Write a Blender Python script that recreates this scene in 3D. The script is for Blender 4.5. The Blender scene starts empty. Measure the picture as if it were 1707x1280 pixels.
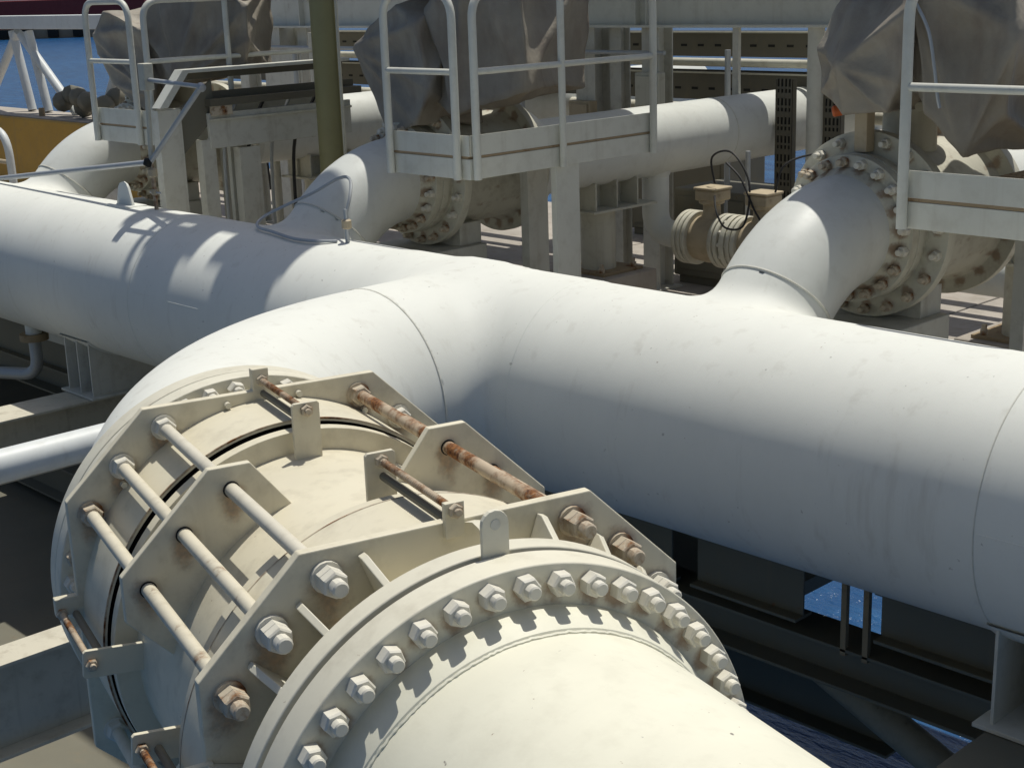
import bpy, bmesh, math, random
import numpy as np
from mathutils import Matrix, Vector
random.seed(7)
SC = bpy.context.scene
COL = SC.collection
R_ = math.radians
# ------------------------------------------------------------------ camera
cd = bpy.data.cameras.new('camera'); cam = bpy.data.objects.new('camera', cd); COL.objects.link(cam)
RT = Vector((0.6908086, 0.7222696, -0.0333185)); DN = Vector((0.1717711, -0.2087021, -0.9627763)); FW = Vector((-0.7023377, 0.6593710, -0.2682382))
cam.matrix_world = Matrix(((RT.x, -DN.x, -FW.x, 0.0), (RT.y, -DN.y, -FW.y, -5.70063), (RT.z, -DN.z, -FW.z, 2.23853), (0, 0, 0, 1)))
cd.sensor_fit = 'HORIZONTAL'; cd.sensor_width = 36.0; cd.lens = 2420.33 / 1707 * 36; cd.clip_start = 0.05; cd.clip_end = 6000
SC.camera = cam
# ------------------------------------------------------------------ sky, sun, exposure
SUN = Vector((-0.06, 0.32, 1.0)).normalized()
w = bpy.data.worlds.new('World'); SC.world = w; w.use_nodes = True
nt = w.node_tree; bg = nt.nodes['Background']
sky = nt.nodes.new('ShaderNodeTexSky'); sky.sky_type = 'NISHITA'; sky.sun_disc = False
sky.sun_elevation = math.asin(SUN.z); sky.sun_rotation = math.atan2(SUN.x, SUN.y)
sky.dust_density = 2.5; sky.ozone_density = 0.8
nt.links.new(sky.outputs[0], bg.inputs[0]); bg.inputs[1].default_value = 0.088
sd = bpy.data.lights.new('sun', 'SUN'); sun = bpy.data.objects.new('sun', sd); COL.objects.link(sun)
sd.energy = 4.8; sd.angle = R_(0.5); sd.color = (1.0, 0.975, 0.90)
sun.rotation_euler = SUN.to_track_quat('Z', 'Y').to_euler(); sun.location = (0, 0, 12)
SC.view_settings.view_transform = 'Standard'; SC.view_settings.look = 'None'
SC.view_settings.exposure = -0.38; SC.view_settings.gamma = 1.0; SC.view_settings.use_curve_mapping = False

# ------------------------------------------------------------------ materials
MATS = {}
def _n(nt, t, **k):
    n = nt.nodes.new(t)
    for a, b in k.items():
        if a.startswith('i_'): n.inputs[a[2:].replace('_', ' ')].default_value = b
        else: setattr(n, a, b)
    return n
def _ramp(nt, src, a, b):
    m = _n(nt, 'ShaderNodeMapRange'); m.inputs[1].default_value = a; m.inputs[2].default_value = b
    nt.links.new(src, m.inputs[0]); return m.outputs[0]
def _math(nt, op, a, b):
    m = _n(nt, 'ShaderNodeMath', operation=op)
    for i, v in enumerate((a, b)):
        if isinstance(v, (int, float)): m.inputs[i].default_value = v
        else: nt.links.new(v, m.inputs[i])
    return m.outputs[0]
def _mix(nt, fac, a, b, bt='MIX'):
    m = _n(nt, 'ShaderNodeMix', data_type='RGBA', blend_type=bt)
    if isinstance(fac, (int, float)): m.inputs[0].default_value = fac
    else: nt.links.new(fac, m.inputs[0])
    for i, v in ((6, a), (7, b)):
        if isinstance(v, tuple): m.inputs[i].default_value = (*v, 1)
        else: nt.links.new(v, m.inputs[i])
    return m.outputs[2]
def _noise(nt, vec, scale, detail=4, rough=0.55):
    n = _n(nt, 'ShaderNodeTexNoise'); n.inputs['Scale'].default_value = scale; n.inputs['Detail'].default_value = detail
    n.inputs['Roughness'].default_value = rough; nt.links.new(vec, n.inputs['Vector']); return n.outputs[0]
def _scaled(nt, vec, s):
    m = _n(nt, 'ShaderNodeMapping'); m.inputs['Scale'].default_value = s; nt.links.new(vec, m.inputs['Vector']); return m.outputs[0]
RUST_D = (0.075, 0.026, 0.011); RUST_L = (0.27, 0.115, 0.035); GRIME = (0.20, 0.16, 0.095)
def paint(name, col, rust=0.0, grime=0.25, streak=0.2, rough=0.42, bump=0.05, spots=None, spec=0.35, blotch=0.10, metallic=0.0, scuff=0.0, band=0.0, chips=0.0):
    if name in MATS: return MATS[name]
    m = bpy.data.materials.new(name); m.use_nodes = True; nt = m.node_tree; b = nt.nodes['Principled BSDF']
    tc = _n(nt, 'ShaderNodeTexCoord').outputs['Object']
    n1 = _noise(nt, tc, 1.7, 5); n2 = _noise(nt, tc, 9.0, 6, 0.65); n3 = _noise(nt, tc, 70.0, 3)
    base = _mix(nt, _ramp(nt, n1, 0.3, 0.7), tuple(c * (1 - blotch) for c in col), tuple(min(1, c * (1 + blotch * 0.5)) for c in col))
    if grime:
        g = _math(nt, 'MULTIPLY', _ramp(nt, n2, 0.50, 0.80), grime); base = _mix(nt, g, base, GRIME)
    if streak:
        sv = _scaled(nt, tc, (11.0, 11.0, 0.7)); ns = _noise(nt, sv, 1.0, 5, 0.6)
        s = _math(nt, 'MULTIPLY', _ramp(nt, ns, 0.57, 0.78), streak); base = _mix(nt, s, base, (0.24, 0.19, 0.12))
    if scuff:
        nsc = _noise(nt, tc, 26.0, 2, 0.5); s = _math(nt, 'MULTIPLY', _ramp(nt, nsc, 0.74, 0.78), scuff); base = _mix(nt, s, base, (0.17, 0.15, 0.13))
    if band:
        nb = _noise(nt, _scaled(nt, tc, (7.0, 0.8, 0.8)), 1.0, 6, 0.65); base = _mix(nt, _math(nt, 'MULTIPLY', _ramp(nt, nb, 0.42, 0.72), band), base, tuple(c * 0.72 for c in col))
    if chips:
        nc = _noise(nt, tc, 3.1, 2, 0.5); n4 = _noise(nt, tc, 38.0, 4, 0.6); cm = _math(nt, 'MULTIPLY', _ramp(nt, n4, 0.70, 0.73), _ramp(nt, nc, 0.52, 0.60)); base = _mix(nt, _math(nt, 'MULTIPLY', cm, chips), base, (0.20, 0.11, 0.05))
    rmask = None
    if rust:
        rmask = _math(nt, 'MULTIPLY', _ramp(nt, n2, 0.74 - 0.32 * rust, 0.86 - 0.28 * rust), 1.0)
    if spots:
        acc = None
        for (p, rad, drip) in spots:
            v = _n(nt, 'ShaderNodeVectorMath', operation='SUBTRACT'); nt.links.new(tc, v.inputs[0]); v.inputs[1].default_value = p
            sp = _n(nt, 'ShaderNodeSeparateXYZ'); nt.links.new(v.outputs[0], sp.inputs[0])
            zz = _math(nt, 'MULTIPLY', sp.outputs[2], 1.0)
            zneg = _math(nt, 'MULTIPLY', _math(nt, 'MINIMUM', zz, 0.0), 1.0 / drip); zpos = _math(nt, 'MAXIMUM', zz, 0.0)
            zc = _math(nt, 'ADD', zneg, zpos)
            cb = _n(nt, 'ShaderNodeCombineXYZ'); nt.links.new(sp.outputs[0], cb.inputs[0]); nt.links.new(sp.outputs[1], cb.inputs[1]); nt.links.new(zc, cb.inputs[2])
            ln = _n(nt, 'ShaderNodeVectorMath', operation='LENGTH'); nt.links.new(cb.outputs[0], ln.inputs[0])
            d = _math(nt, 'ADD', ln.outputs['Value'], _math(nt, 'MULTIPLY', _math(nt, 'SUBTRACT', n2, 0.5), rad * 1.6))
            q = _n(nt, 'ShaderNodeMapRange', interpolation_type='SMOOTHSTEP'); nt.links.new(d, q.inputs[0])
            q.inputs[1].default_value = rad; q.inputs[2].default_value = rad * 0.35
            acc = q.outputs[0] if acc is None else _math(nt, 'MAXIMUM', acc, q.outputs[0])
        acc = _math(nt, 'MULTIPLY', acc, 0.62)
        rmask = acc if rmask is None else _math(nt, 'MAXIMUM', rmask, acc)
    rg = rough
    if rmask is not None:
        rc = _mix(nt, _ramp(nt, n3, 0.35, 0.65), RUST_D, RUST_L)
        base = _mix(nt, rmask, base, rc)
        mr = _n(nt, 'ShaderNodeMapRange'); mr.inputs[3].default_value = rough; mr.inputs[4].default_value = 0.85; nt.links.new(rmask, mr.inputs[0]); nt.links.new(mr.outputs[0], b.inputs['Roughness'])
    else:
        mr = _n(nt, 'ShaderNodeMapRange'); mr.inputs[3].default_value = rough - 0.07; mr.inputs[4].default_value = rough + 0.1; nt.links.new(n2, mr.inputs[0]); nt.links.new(mr.outputs[0], b.inputs['Roughness'])
    nt.links.new(base, b.inputs['Base Color']); b.inputs['Specular IOR Level'].default_value = spec; b.inputs['Metallic'].default_value = metallic
    if bump:
        bp = _n(nt, 'ShaderNodeBump'); bp.inputs['Strength'].default_value = bump; bp.inputs['Distance'].default_value = 0.01
        h = _math(nt, 'ADD', _math(nt, 'MULTIPLY', n2, 1.0), _math(nt, 'MULTIPLY', n3, 0.35)); nt.links.new(h, bp.inputs['Height']); nt.links.new(bp.outputs[0], b.inputs['Normal'])
    MATS[name] = m; return m
def ring_rust(m, eu, zoff, xoff, step, r0, ph, size=0.055, amt=0.55):
    nt = m.node_tree; b = nt.nodes['Principled BSDF']; old = b.inputs['Base Color'].links[0].from_socket
    tc = _n(nt, 'ShaderNodeTexCoord').outputs['Object']; dt = _n(nt, 'ShaderNodeVectorMath', operation='DOT_PRODUCT'); nt.links.new(tc, dt.inputs[0]); dt.inputs[1].default_value = eu
    sp = _n(nt, 'ShaderNodeSeparateXYZ'); nt.links.new(tc, sp.inputs[0])
    u = _math(nt, 'SUBTRACT', dt.outputs['Value'], xoff); w_ = _math(nt, 'SUBTRACT', sp.outputs[2], zoff)
    th = _math(nt, 'ARCTAN2', u, w_); r = _math(nt, 'SQRT', _math(nt, 'ADD', _math(nt, 'MULTIPLY', u, u), _math(nt, 'MULTIPLY', w_, w_)), 0)
    k = _math(nt, 'SUBTRACT', _math(nt, 'ADD', _math(nt, 'DIVIDE', th, step), 200.5), ph / step); fr = _math(nt, 'MULTIPLY', _math(nt, 'SUBTRACT', _math(nt, 'FRACT', k, 0), 0.5), step * r0)
    q = _math(nt, 'ADD', _math(nt, 'SUBTRACT', r, r0), size * 0.35)
    d = _math(nt, 'SQRT', _math(nt, 'ADD', _math(nt, 'MULTIPLY', fr, fr), _math(nt, 'MULTIPLY', q, q)), 0)
    n = _noise(nt, tc, 13.0, 5, 0.6); d = _math(nt, 'ADD', d, _math(nt, 'MULTIPLY', _math(nt, 'SUBTRACT', n, 0.42), size * 1.7))
    mk = _n(nt, 'ShaderNodeMapRange', interpolation_type='SMOOTHSTEP'); nt.links.new(d, mk.inputs[0]); mk.inputs[1].default_value = size; mk.inputs[2].default_value = size * 0.45
    nt.links.new(_mix(nt, _math(nt, 'MULTIPLY', mk.outputs[0], amt), old, (0.20, 0.095, 0.04)), b.inputs['Base Color']); return m
WHITE = (0.73, 0.735, 0.675); CREAM = (0.69, 0.638, 0.49); PALE = (0.63, 0.63, 0.56)
M_HEAD = paint('header_paint', WHITE, grime=0.045, streak=0.22, rough=0.58, bump=0.05, scuff=0.45, blotch=0.04, spec=0.22, band=0.07, chips=0.6)
M_INLET = paint('inlet_paint', (0.755, 0.735, 0.60), grime=0.16, streak=0.0, rough=0.55, bump=0.06, scuff=0.9, blotch=0.09, spec=0.3, band=0.10, chips=0.8)
M_JOINT = paint('joint_paint', CREAM, rust=0.03, chips=0.8, grime=0.32, streak=0.12, rough=0.48, bump=0.06)
M_FLANGE = paint('flange_paint', (0.69, 0.655, 0.53), chips=0.8, grime=0.28, streak=0.10, rough=0.48, bump=0.05)
M_NUT = paint('nut_paint', (0.69, 0.66, 0.565), rust=0.14, grime=0.35, streak=0.0, rough=0.5, bump=0.08)
M_NUTR = paint('rusted_nut', (0.52, 0.45, 0.34), rust=0.85, grime=0.5, streak=0.0, rough=0.6, bump=0.15)
M_RODC = paint('rod_paint', (0.64, 0.60, 0.49), rust=0.30, grime=0.35, streak=0.0, rough=0.5, bump=0.08)
M_RODR = paint('rod_rusted', (0.47, 0.38, 0.27), rust=0.95, grime=0.5, streak=0.0, rough=0.65, bump=0.15)
M_RUST = paint('rust', (0.16, 0.075, 0.035), rust=1.3, grime=0.3, streak=0.0, rough=0.8, bump=0.2)
M_WELD = paint('weld_paint', (0.60, 0.59, 0.52), grime=0.4, streak=0.0, rough=0.6, bump=0.2)
M_BRANCH = paint('branch_paint', (0.66, 0.67, 0.62), rust=0.0, grime=0.16, streak=0.12, rough=0.45, bump=0.05, blotch=0.07)
M_VALVE = paint('valve_paint', (0.58, 0.56, 0.46), rust=0.14, grime=0.4, streak=0.35, rough=0.55, bump=0.08)
M_PLAT = paint('platform_paint', PALE, rust=0.05, grime=0.22, streak=0.25, rough=0.45, bump=0.05)
M_STRIP = paint('grating_edge', (0.33, 0.25, 0.15), rust=0.55, grime=0.6, streak=0.2, rough=0.7, bump=0.2)
M_STEEL = paint('support_paint', (0.58, 0.57, 0.50), rust=0.10, grime=0.4, streak=0.4, rough=0.55, bump=0.06)
M_BEAM = paint('beam_paint', (0.58, 0.54, 0.43), rust=0.12, grime=0.45, streak=0.5, rough=0.55, bump=0.08)
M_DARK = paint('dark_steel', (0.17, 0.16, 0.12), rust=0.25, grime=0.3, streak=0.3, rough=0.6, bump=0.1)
M_BLACK = paint('black_gap', (0.016, 0.016, 0.015), grime=0.2, streak=0.0, rough=0.8, bump=0.1)
M_TRAY = paint('tray_steel', (0.13, 0.12, 0.09), rust=0.12, grime=0.4, streak=0.2, rough=0.5, bump=0.08)
M_TAN = paint('tan_cast', (0.47, 0.39, 0.265), rust=0.22, grime=0.5, streak=0.3, rough=0.6, bump=0.1)
M_OLIVE = paint('olive_post', (0.29, 0.27, 0.13), rust=0.04, grime=0.25, streak=0.3, rough=0.45, bump=0.04)
M_CONC = paint('concrete', (0.40, 0.36, 0.31), grime=0.45, streak=0.0, rough=0.85, bump=0.3, blotch=0.2)
M_YELL = paint('yellow_paint', (0.47, 0.27, 0.035), rust=0.1, grime=0.3, streak=0.4, rough=0.5)
M_RED = paint('red_paint', (0.20, 0.03, 0.03), grime=0.2, streak=0.2, rough=0.5)
M_CABLE = paint('cable_rubber', (0.03, 0.03, 0.03), grime=0.1, streak=0.0, rough=0.6)
M_TRUSS = paint('truss_paint', (0.66, 0.68, 0.66), rust=0.03, grime=0.15, streak=0.2, rough=0.45)
M_GALV = paint('galvanised', (0.42, 0.44, 0.45), grime=0.2, streak=0.2, rough=0.4, spec=0.5, metallic=0.3)
M_BOAT = paint('boat_tan', (0.30, 0.24, 0.17), grime=0.3, streak=0.3, rough=0.6)
M_BLUE = paint('blue_panel', (0.05, 0.16, 0.40), grime=0.2, streak=0.1, rough=0.5)
M_ORNG = paint('orange_cap', (0.55, 0.12, 0.03), grime=0.2, streak=0.0, rough=0.5)

def tarp_mat():
    m = bpy.data.materials.new('tarpaulin'); m.use_nodes = True; nt = m.node_tree; b = nt.nodes['Principled BSDF']
    tc = _n(nt, 'ShaderNodeTexCoord').outputs['Object']
    n1 = _noise(nt, tc, 2.2, 6, 0.6); n2 = _noise(nt, tc, 14.0, 5); n3 = _noise(nt, _scaled(nt, tc, (3, 3, 0.8)), 3.0, 5)
    c = _mix(nt, _ramp(nt, n1, 0.3, 0.7), (0.225, 0.20, 0.16), (0.35, 0.315, 0.255))
    c = _mix(nt, _math(nt, 'MULTIPLY', _ramp(nt, n3, 0.5, 0.75), 0.5), c, (0.17, 0.125, 0.10))
    nt.links.new(c, b.inputs['Base Color']); b.inputs['Roughness'].default_value = 0.62; b.inputs['Specular IOR Level'].default_value = 0.35
    bp = _n(nt, 'ShaderNodeBump'); bp.inputs['Strength'].default_value = 0.6; bp.inputs['Distance'].default_value = 0.05
    nw = _n(nt, 'ShaderNodeTexNoise'); nw.noise_type = 'RIDGED_MULTIFRACTAL'; nw.inputs['Scale'].default_value = 2.6; nw.inputs['Detail'].default_value = 3; nw.inputs['Distortion'].default_value = 0.7; nt.links.new(_scaled(nt, tc, (1.3, 1.3, 0.7)), nw.inputs['Vector'])
    nt.links.new(_math(nt, 'ADD', _math(nt, 'MULTIPLY', nw.outputs[0], 0.35), _math(nt, 'MULTIPLY', n2, 0.3)), bp.inputs['Height']); nt.links.new(bp.outputs[0], b.inputs['Normal'])
    return m
M_TARP = tarp_mat()
def water_mat():
    m = bpy.data.materials.new('sea_water'); m.use_nodes = True; nt = m.node_tree; b = nt.nodes['Principled BSDF']
    tc = _n(nt, 'ShaderNodeTexCoord').outputs['Object']
    n1 = _noise(nt, tc, 0.05, 4); n2 = _noise(nt, _scaled(nt, tc, (0.5, 1.3, 1.0)), 0.8, 7, 0.62)
    c = _mix(nt, _ramp(nt, n1, 0.35, 0.65), (0.006, 0.050, 0.145), (0.009, 0.066, 0.185))
    c = _mix(nt, _ramp(nt, n2, 0.45, 0.7), c, (0.022, 0.115, 0.27))
    nt.links.new(c, b.inputs['Base Color']); b.inputs['Roughness'].default_value = 0.22; b.inputs['Specular IOR Level'].default_value = 0.4
    bp = _n(nt, 'ShaderNodeBump'); bp.inputs['Strength'].default_value = 0.8; bp.inputs['Distance'].default_value = 0.35
    nt.links.new(n2, bp.inputs['Height']); nt.links.new(bp.outputs[0], b.inputs['Normal'])
    return m
M_WATER = water_mat()

# ------------------------------------------------------------------ geometry helpers
V3 = lambda *a: np.array(a, float)
def frame(axis, ref=None):
    a = np.array(axis, float); a /= np.linalg.norm(a)
    r = np.array(ref if ref is not None else ((0, 0, 1) if abs(a[2]) < 0.9 else (1, 0, 0)), float)
    e1 = r - a * (r @ a); e1 /= np.linalg.norm(e1); e2 = np.cross(a, e1); return a, e1, e2
class G:
    def __init__(s): s.v = []; s.f = []
    def add(s, V, F):
        o = len(s.v); s.v += [tuple(map(float, p)) for p in V]; s.f += [tuple(i + o for i in f) for f in F]; return s
    def box(s, c, size, ex=(1, 0, 0), ey=(0, 1, 0), ez=(0, 0, 1)):
        c = np.array(c, float); E = [np.array(e, float) * h / 2 for e, h in zip((ex, ey, ez), size)]
        V = [c + E[0] * i + E[1] * j + E[2] * k for i in (-1, 1) for j in (-1, 1) for k in (-1, 1)]
        return s.add(V, [(0, 1, 3, 2), (4, 6, 7, 5), (0, 4, 5, 1), (2, 3, 7, 6), (0, 2, 6, 4), (1, 5, 7, 3)])
    def bb(s, x0, x1, y0, y1, z0, z1): return s.box(((x0 + x1) / 2, (y0 + y1) / 2, (z0 + z1) / 2), (abs(x1 - x0), abs(y1 - y0), abs(z1 - z0)))
    def lathe(s, prof, o, axis, n=64, ref=None, cap=True, a0=0.0):
        o = np.array(o, float); a, e1, e2 = frame(axis, ref); V = []; F = []
        for t, r in prof:
            for k in range(n):
                th = a0 + 2 * math.pi * k / n; V.append(o + a * t + (e1 * math.cos(th) + e2 * math.sin(th)) * r)
        for i in range(len(prof) - 1):
            for k in range(n):
                k2 = (k + 1) % n; F.append((i * n + k, i * n + k2, (i + 1) * n + k2, (i + 1) * n + k))
        if cap:
            F.append(tuple(range(n - 1, -1, -1))); m = (len(prof) - 1) * n; F.append(tuple(range(m, m + n)))
        return s.add(V, F)
    def cyl(s, p0, p1, r0, r1=None, n=24, cap=True, a0=0.0):
        p0 = np.array(p0, float); d = np.array(p1, float) - p0; L = np.linalg.norm(d)
        return s.lathe([(0, r0), (L, r0 if r1 is None else r1)], p0, d, n, None, cap, a0)
    def tube(s, path, r, n=12, closed=False, cap=True):
        P = [np.array(p, float) for p in path]; m = len(P); V = []; F = []; e1 = None
        for i in range(m):
            if closed: d = P[(i + 1) % m] - P[i - 1]
            else: d = P[min(i + 1, m - 1)] - P[max(i - 1, 0)]
            d = d / np.linalg.norm(d)
            if e1 is None: _, e1, e2 = frame(d)
            e1 = e1 - d * (e1 @ d); e1 /= np.linalg.norm(e1); e2 = np.cross(d, e1)
            rr = r[i] if hasattr(r, '__len__') else r
            for k in range(n):
                th = 2 * math.pi * k / n; V.append(P[i] + (e1 * math.cos(th) + e2 * math.sin(th)) * rr)
        for i in range(m if closed else m - 1):
            j = (i + 1) % m
            for k in range(n):
                k2 = (k + 1) % n; F.append((i * n + k, i * n + k2, j * n + k2, j * n + k))
        if cap and not closed: F.append(tuple(range(n - 1, -1, -1))); F.append(tuple(range((m - 1) * n, m * n)))
        return s.add(V, F)
    def prism(s, poly, o, ex, ey, ez, t):
        o, ex, ey, ez = [np.array(q, float) for q in (o, ex, ey, ez)]; n = len(poly)
        V = [o + ex * p[0] + ey * p[1] for p in poly] + [o + ex * p[0] + ey * p[1] + ez * t for p in poly]
        F = [tuple(range(n - 1, -1, -1)), tuple(range(n, 2 * n))] + [(i, (i + 1) % n, n + (i + 1) % n, n + i) for i in range(n)]
        return s.add(V, F)
    def ring(s, c, axis, r, rt, n=96, m=6):
        a, e1, e2 = frame(axis); c = np.array(c, float)
        return s.tube([c + (e1 * math.cos(2 * math.pi * k / n) + e2 * math.sin(2 * math.pi * k / n)) * r for k in range(n)], rt, m, closed=True)
def arc(c, e1, e2, r, a0, a1, n):
    c, e1, e2 = [np.array(q, float) for q in (c, e1, e2)]
    return [c + (e1 * math.cos(a) + e2 * math.sin(a)) * r for a in np.linspace(a0, a1, n)]
def fillet(pts, r, n=8):
    pts = [np.array(p, float) for p in pts]; out = [pts[0]]
    for i in range(1, len(pts) - 1):
        a, b, c = pts[i - 1], pts[i], pts[i + 1]; u = (a - b) / np.linalg.norm(a - b); v = (c - b) / np.linalg.norm(c - b)
        rr = min(r, 0.45 * np.linalg.norm(a - b), 0.45 * np.linalg.norm(c - b))
        for t in np.linspace(0, 1, n): p0 = b + u * rr; p2 = b + v * rr; out.append((1 - t) ** 2 * p0 + 2 * t * (1 - t) * b + t * t * p2)
    out.append(pts[-1]); return out
def to_mesh(name, g, mat, smooth=35, bev=0):
    me = bpy.data.meshes.new(name); me.from_pydata(g.v, [], g.f); me.update()
    bm = bmesh.new(); bm.from_mesh(me); bmesh.ops.recalc_face_normals(bm, faces=bm.faces); bm.to_mesh(me); bm.free()
    if smooth:
        me.polygons.foreach_set('use_smooth', [True] * len(me.polygons)); me.set_sharp_from_angle(angle=R_(smooth))
    me.materials.append(mat); return me
def tag(o, label, cat, group=None, kind=None):
    if label: o['label'] = label
    if cat: o['category'] = cat
    if group: o['group'] = group
    if kind: o['kind'] = kind
def thing(name, label, cat, loc, group=None, mat=None):
    o = bpy.data.objects.new(name, None); COL.objects.link(o); o.empty_display_size = 0.2
    o.matrix_world = mat if mat is not None else Matrix.Translation(Vector(loc))
    tag(o, label, cat, group); return o
WM = {}
def wm(o):
    if o is None: return Matrix()
    return (wm(o.parent) if o.parent else Matrix()) @ o.matrix_basis
def part(parent, name, g, mat, smooth=35, bev=0, label=None):
    """mesh in world coordinates -> object whose data is local to its thing"""
    inv = np.array(wm(parent).inverted()) if parent else np.eye(4)
    V = np.array(g.v) @ inv[:3, :3].T + inv[:3, 3]; g2 = G(); g2.v = V.tolist(); g2.f = g.f
    o = bpy.data.objects.new(name, to_mesh(name, g2, mat, smooth)); COL.objects.link(o); o.parent = parent
    if bev:
        b = o.modifiers.new('edge_bevel', 'BEVEL'); b.width = bev; b.segments = 2; b.limit_method = 'ANGLE'; b.angle_limit = R_(40)
    if label: o['label'] = label
    return o
def inst(parent, name, me, M):
    """shared mesh placed by a world matrix"""
    o = bpy.data.objects.new(name, me); COL.objects.link(o); o.parent = parent; o.matrix_basis = (wm(parent).inverted() @ M) if parent else M; return o
def mframe(o, ax, up):
    """matrix whose local z = ax, local x ~ up"""
    a, e1, e2 = frame(ax, up); M = Matrix.Identity(4)
    for i in range(3): M[i][0] = e1[i]; M[i][1] = e2[i]; M[i][2] = a[i]; M[i][3] = o[i]
    return M
def one(name, g, mat, label, cat, group=None, smooth=35, bev=0, kind=None, loc=None):
    V = np.array(g.v); c = np.array(loc) if loc is not None else np.array([V[:, 0].mean(), V[:, 1].mean(), V[:, 2].min()])
    g2 = G(); g2.v = (V - c).tolist(); g2.f = g.f
    o = bpy.data.objects.new(name, to_mesh(name, g2, mat, smooth)); COL.objects.link(o); o.location = c
    if bev:
        b = o.modifiers.new('edge_bevel', 'BEVEL'); b.width = bev; b.segments = 2; b.limit_method = 'ANGLE'; b.angle_limit = R_(40)
    tag(o, label, cat, group, kind); return o
def hexbolt(name, mat, rn, hn, rs, hs, washer=0.0, two=False):
    g = G(); z = 0.0
    if washer: g.lathe([(0, rn * 1.18), (washer, rn * 1.18)], (0, 0, 0), (0, 0, 1), 16); z = washer
    for _ in range(2 if two else 1):
        g.lathe([(z, rn), (z + hn * 0.86, rn), (z + hn, rn * 0.86)], (0, 0, 0), (0, 0, 1), 6); z += hn * 1.03
    g.lathe([(z - 0.002, rs), (z + hs * 0.85, rs), (z + hs, rs * 0.8)], (0, 0, 0), (0, 0, 1), 12)
    return to_mesh(name, g, mat, 30)
def ibeam(g, p0, p1, w_, h, tf=0.02, tw=0.014, up=(0, 0, 1)):
    """I section with its top face at p0..p1"""
    p0 = np.array(p0, float); p1 = np.array(p1, float); d = p1 - p0; L = np.linalg.norm(d); d /= L; up = np.array(up, float); sd = np.cross(d, up); m = (p0 + p1) / 2
    g.box(m - up * tf / 2, (L, w_, tf), d, sd, up); g.box(m - up * (h - tf / 2), (L, w_, tf), d, sd, up); g.box(m - up * h / 2, (L, tw, h - 2 * tf), d, sd, up); return g

# ------------------------------------------------------------------ key dimensions
RP = 0.61                       # header radius
XT = -6.28                      # tee position on the header
XB = (-12.5, -8.49, -4.56)       # the three branches
ZB = 0.83                       # branch axis height
DECK = -0.9
WATER = -6.0
IC = V3(-2.55498, -3.31692, 0); II = V3(-0.963847, 0.266455, 0); IU = V3(0.266455, 0.963847, 0); IW = V3(0, 0, 1)
def J(u, s, w_): return IC + IU * u + II * s + IW * w_
# ------------------------------------------------------------------ setting: water, deck
g = G(); g.add([(-3000, -3000, WATER), (3000, -3000, WATER), (3000, 3000, WATER), (-3000, 3000, WATER)], [(0, 1, 2, 3)])
o = one('sea_water', g, M_WATER, None, None, kind='structure', smooth=0, loc=(0, 0, WATER))
deck = bpy.data.objects.new('concrete_deck', None); COL.objects.link(deck); deck.location = (-10, 5, DECK - 0.25); deck['kind'] = 'structure'
g = G()
for i in range(6):
    x0 = -26 + i * 4.8
    part(deck, 'deck_panel', G().bb(x0 + 0.012, x0 + 4.788, 1.05, 9.2, DECK - 0.22, DECK), M_CONC, 0, 0.01)
    part(deck, 'edge_shade_plate', G().bb(x0 + 0.004, x0 + 4.796, 0.50, 1.048, DECK - 0.03, DECK), M_DARK, 0)  # plate added along the deck edge to shade the steelwork below

# ------------------------------------------------------------------ manifold: header, tee, elbow, branch elbows
man = thing('pipe_manifold', 'long white header pipe with swept elbow joining it and three rising branch elbows', 'pipe', (XT, 0, -RP))
def smin(a, b, k):
    h = np.maximum(k - np.abs(a - b), 0) / k; return np.minimum(a, b) - h * h * k * 0.25
S2 = math.sqrt(0.5)
def header_sdf(X, Y, Z):
    t = np.clip((0.86 - np.abs(X - XT)) / 0.1, 0, 1); bulge = 0.004 * t * t * (3 - 2 * t)
    d = np.hypot(Y, Z) - RP - bulge
    st = np.maximum(np.hypot(X - XT, Z) - RP - 0.002, np.maximum(Y, -0.88 - Y)); d = smin(d, st, 0.15)
    for xb in XB:
        q = np.sqrt((X - xb) ** 2 + (S2 * (Y - Z)) ** 2) - 0.312; tt = S2 * (Y + Z)
        d = smin(d, np.maximum(q, np.maximum(-tt, tt - 0.765)), 0.13)
    return d
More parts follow.
